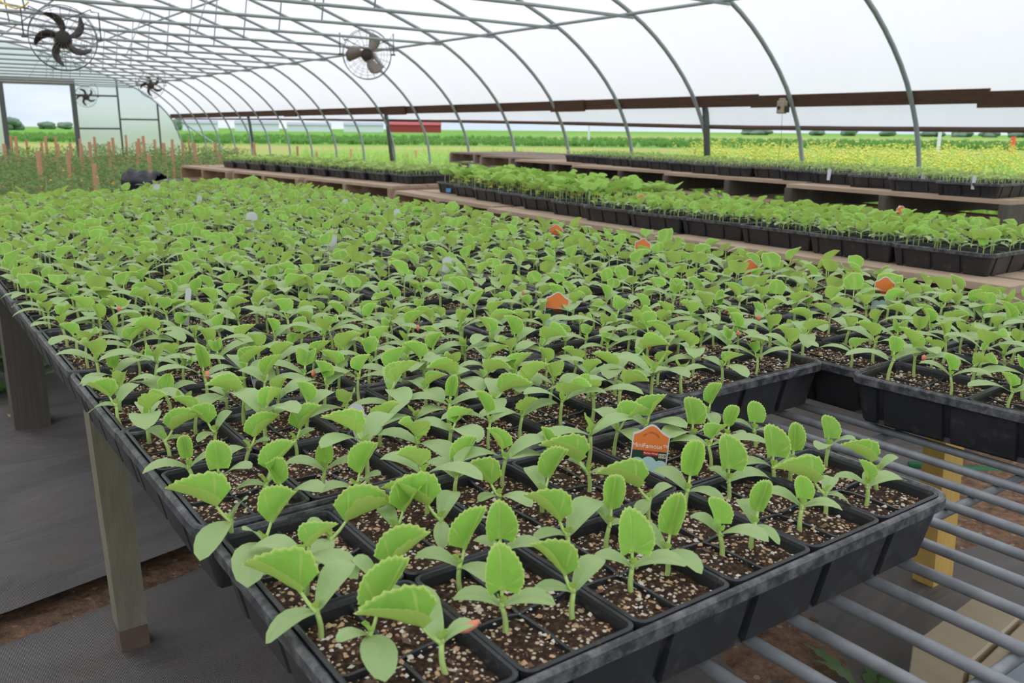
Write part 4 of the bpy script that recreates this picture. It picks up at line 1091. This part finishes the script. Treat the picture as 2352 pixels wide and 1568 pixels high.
# ------------------------------------------------------------------ tomato plants and stakes on the ground
def bush_mesh(seed, n=420, r=.30, h=.5, leaf=.035, mat=('weed_leaf',)):
    rs = np.random.RandomState(seed); m = MB()
    for _ in range(n):
        a = rs.uniform(0, 6.28); q = rs.uniform()**.6; zz = rs.uniform(.03, 1); rr = r*q*math.sqrt(max(.05, 1-(abs(zz-.45)*1.3)**2))
        c = np.array([rr*math.cos(a), rr*math.sin(a), h*zz]); l_ = leaf*rs.uniform(.6, 1.4)
        d = unit([math.cos(a), math.sin(a), rs.uniform(-.5, .6)]+rs.uniform(-.6, .6, 3)); s_ = unit(np.cross(d, [0, 0, 1])+rs.uniform(-.4, .4, 3))*l_*.42
        m.add([c, c+d*l_*.45+s_, c+d*l_, c+d*l_*.45-s_], [(0, 1, 2, 3)], 0, edge=0, rnd=rs.uniform())
    return m
bm = [bush_mesh(i, 520).mesh('foliage', ['weed_leaf']) for i in range(4)]
fm = []
for i in range(3):
    m = MB()
    for _ in range(5): m.rock((RS.uniform(-.25, .25), RS.uniform(-.25, .25), RS.uniform(.25, .52)), (.014, .014, .008))
    fm.append(m.mesh('flowers', ['yellow_flower']))
m = MB(); m.tube([(0, 0, 0), (.01, 0, .2), (0, .01, .42)], [.008, .006, .003], 5); sm = m.mesh('stem', ['stem'])
k = 0
for yy in np.arange(5.6, 17.5, .7):
    for xx in np.arange(-.5, 5.4, .7):
        x, y = xx+random.uniform(-.1, .1)+(yy-5.6)*.02, yy+random.uniform(-.12, .12)
        px, py, wd = proj((x, y, .4))
        if px < -60 or px > 560 or (x > 2.15 and y < 8.2): continue
        if px > 430 and y < 9: continue
        o = empty('tomato_plant', (x, y, 0), 'dark green staked plant with yellow flowers on the ground beyond the bench', 'plant', 'staked plants beyond the wire bench', random.uniform(0, 6)); s_ = random.uniform(.8, 1.05); o.scale = (s_,)*3
        link('foliage', random.choice(bm), o); link('stem', sm, o)
        if random.random() < .8: link('flowers', random.choice(fm), o)
        k += 1
STK = [(8, 330, 14), (24, 312, 18), (36, 312, 16), (60, 320, 18), (86, 346, 9), (93, 324, 15), (104, 312, 17), (127, 313, 16), (134, 330, 14), (151, 348, 9.5), (162, 328, 15), (183, 318, 16), (184, 330, 13), (205, 326, 14), (217, 314, 17), (213, 376, 7.6), (246, 325, 13), (257, 316, 16), (287, 310, 18), (311, 325, 13), (318, 318, 14), (329, 312, 17), (343, 353, 9.2), (353, 320, 17), (377, 328, 14), (392, 320, 12), (419, 326, 15), (434, 318, 18), (450, 328, 13), (479, 380, 8.6), (495, 326, 15), (505, 350, 13), (544, 338, 16), (583, 326, 15), (682, 336, 18), (726, 348, 19), (805, 342, 19), (935, 353, 20), (955, 345, 18)]
for i, (px, py, D) in enumerate(STK):
    d = ray(px, py); P = CAM+d*(D/np.linalg.norm(d[:2]))
    h = max(.25, P[2]); m = MB(); w_ = .016 if D < 13 else .019
    m.box((0, 0, h/2), (w_, w_*.8, h/2)); o = m.obj('wooden_stake', ['stake_wood']); o.location = (P[0], P[1], 0); o.rotation_euler = (random.uniform(-.03, .03), random.uniform(-.03, .03), random.uniform(-.5, .5))
    tag(o, 'reddish wooden stake, '+('leftmost of those standing beyond the bench' if i == 0 else nth(i, 'from the left among those beyond the bench')), 'stake', 'wooden stakes')
# ------------------------------------------------------------------ outdoors
def tuft(h, n, flower, seed, fl_mat=1):
    rs = np.random.RandomState(seed); m = MB()
    for _ in range(n):
        a = rs.uniform(0, 6.28); ln = h*rs.uniform(.5, 1.1); le = rs.uniform(.05, .3)
        b = np.array([rs.uniform(-.1, .1), rs.uniform(-.1, .1), 0]); t2 = b+np.array([math.cos(a)*le*ln, math.sin(a)*le*ln, ln]); s_ = np.array([-math.sin(a), math.cos(a), 0])*.012
        m.add([b-s_, b+s_, (b+t2)/2+s_, t2, (b+t2)/2-s_], [(0, 1, 2, 3, 4)], 0)
        for _ in range(flower):
            c = t2+rs.uniform(-.05, .05, 3); m.rock(c, (.013, .013, .010), fl_mat)
        for _ in range(3):
            c = b+(t2-b)*rs.uniform(.2, .9); d = unit(rs.uniform(-1, 1, 3)+[0, 0, .4])*.06; sd = unit(np.cross(d, [0, 0, 1]))*.018
            m.add([c, c+d*.5+sd, c+d, c+d*.5-sd], [(0, 1, 2, 3)], 0)
    return m
tp = [tuft(.55, 12, 5, i) for i in range(4)]+[tuft(.42, 11, 0, 10+i) for i in range(4)]
sp_ = []
for _ in range(4200):
    d_ = 8.2+18*random.random()**1.4; az = math.radians(random.uniform(22, 72)); x, y = CAM[0]+d_*math.sin(az), CAM[1]+d_*math.cos(az)
    if x < 7.7: continue
    fl = az > math.radians(47) and random.random() < (.75 if d_ < 17 else .4)*(.5+.5*math.sin(x*1.1+.6)*math.sin(y*.9))
    sp_.append((x, y, -.01, random.uniform(0, 6.28), random.uniform(.6, 1.2)*(1.0 if d_ < 17 else .8), random.randrange(4) if fl else 4+random.randrange(4)))
o = merge('flowering_weeds', tp, sp_, ['pale_leaf', 'mustard_flower'], 'pale green weeds with yellow blossom growing outside the open side wall', 'weeds')
# crop rows
m = []
cp = [tuft(.17, 8, 0, 40+i) for i in range(3)]
sp_ = []
for _ in range(3600):
    q = random.uniform(0, 1)**1.6*45+47; s_ = random.uniform(-.72, .62)*q
    x = CAM[0]+q*math.sin(YAW)+s_*math.cos(YAW); y = CAM[1]+q*math.cos(YAW)-s_*math.sin(YAW)
    if x < 8 and y < ends+1: continue
    sp_.append((x, y, -.01, random.uniform(0, 6), random.uniform(1.2, 2.0), random.randrange(3)))
merge('young_corn_crop', cp, sp_, ['crop_leaf'], 'bright green young crop covering the field beyond the weeds', 'crop')
def blob(m, c, r, seed, n=9):
    rs = np.random.RandomState(seed)
    for _ in range(n):
        cc = np.array(c)+rs.uniform(-.5, .5, 3)*np.array(r)*[1.1, 1.1, .8]; rad = np.array(r)*rs.uniform(.35, .6); V = []; a_, b_ = 8, 12
        for i in range(a_+1):
            for k in range(b_): ph, th = PI*i/a_, 2*PI*k/b_; q = 1+rs.uniform(-.1, .1); V.append(cc+rad*q*[math.sin(ph)*math.cos(th), math.sin(ph)*math.sin(th), math.cos(ph)])
        m.add(V, [(i*b_+k, (i+1)*b_+k, (i+1)*b_+(k+1) % b_, i*b_+(k+1) % b_) for i in range(a_) for k in range(b_)])
def tree(px, w_px, top_py, D, label, seed, grp='trees on the horizon'):
    d = ray(px, 300); d = d/np.linalg.norm(d[:2]); P = CAM+d*D; P[2] = 0
    topz = CAM[2]+(ray(px, top_py)[2]/np.linalg.norm(ray(px, top_py)[:2]))*D
    topz = max(topz, 2.); w_ = w_px*D/F_PX/2
    t_ = empty('tree', tuple(P), label, 'tree', grp)
    m = MB(); blob(m, (0, 0, topz*.42), (w_, w_, topz*.62), seed, 16); m.obj('crown', ['tree_leaf'], t_, True)
    m = MB(); m.tube([(0, 0, -.1), (0, 0, topz*.5)], [w_*.1, w_*.06], 6); m.obj('trunk', ['trunk'], t_)
tree(28, 46, 268, 190, 'round dark tree in the field seen through the doorway', 1)
for i, (px, w_, ty, lb) in enumerate(((108, 34, 284, 'low tree clump right of the round tree, in the doorway'), (150, 30, 285, 'low tree clump next to the doorway post'), (405, 26, 270, 'dark tree beyond the far corner of the side wall'), (1950, 36, 296, 'far tree left of the nearest hoop, low and wide'), (2043, 34, 297, 'far tree just left of the nearest hoop'), (2142, 46, 299, 'far tree right of the nearest hoop'), (2272, 40, 303, 'far tree near the right picture edge'), (1880, 36, 298, 'far low tree line piece left of the second hoop'), (2207, 40, 309, 'low hedge piece between the two right-hand trees'), (2337, 34, 311, 'low hedge piece at the right picture edge'), (1740, 60, 297, 'low far hedge left of the control box'))):
    tree(px, w_, ty, 260, lb, 10+i)
def shed(px0, px1, top, mat, label, D=230):
    a = ray(px0, 290); b = ray(px1, 290); a = CAM+a/np.linalg.norm(a[:2])*D; b = CAM+b/np.linalg.norm(b[:2])*D
    c = (a+b)/2; L = np.linalg.norm((b-a)[:2]); r = ray((px0+px1)/2, top); h = CAM[2]+r[2]/np.linalg.norm(r[:2])*D; h = max(h, 2.2)
    t_ = empty('shed', (c[0], c[1], 0), label, 'building', 'farm buildings on the horizon', math.atan2(b[1]-a[1], b[0]-a[0]))
    m = MB(); m.box((0, 0, h*.36), (L/2, 4, h*.37)); m.obj('wall', [mat], t_)
    m = MB(); V = [(s_*L/2*1.02, y, z) for s_ in (-1, 1) for y, z in ((-4.3, h*.7), (0, h), (4.3, h*.7))]
    m.add(V, [(0, 1, 4, 3), (1, 2, 5, 4), (0, 2, 1), (3, 4, 5)]); m.obj('roof', ['barn_roof' if mat == 'barn_white' else 'barn_red'], t_)
for a in ((420, 500, 276, 'barn_white', 'long white farm building at the far left of the side opening'), (540, 640, 277, 'barn_white', 'white farm building left of the picture middle'), (660, 760, 281, 'barn_white', 'low white farm building left of the red barn, second'), (790, 880, 281, 'barn_white', 'low white farm building directly left of the red barn'), (895, 1012, 280, 'barn_red', 'long dark red barn on the horizon')): shed(*a)
for px, py, D, c_, h, lb in ((2157, 324, 40, 'barn_white', .75, 'white marker post in the field right of the nearest hoop'), (2325, 338, 30, 'flag_orange', .6, 'orange marker stick in the field near the right edge'), (1353, 296, 60, 'barn_white', .6, 'small white post in the field behind the side wall')):
    d = ray(px, py); P = CAM+d*(D/np.linalg.norm(d[:2])); m = MB(); m.box((0, 0, max(.3, P[2]+h/2)/2), (.05, .05, max(.3, P[2]+h/2)/2)); o = m.obj('marker_post', [c_]); o.location = (P[0], P[1], 0); tag(o, lb, 'post')
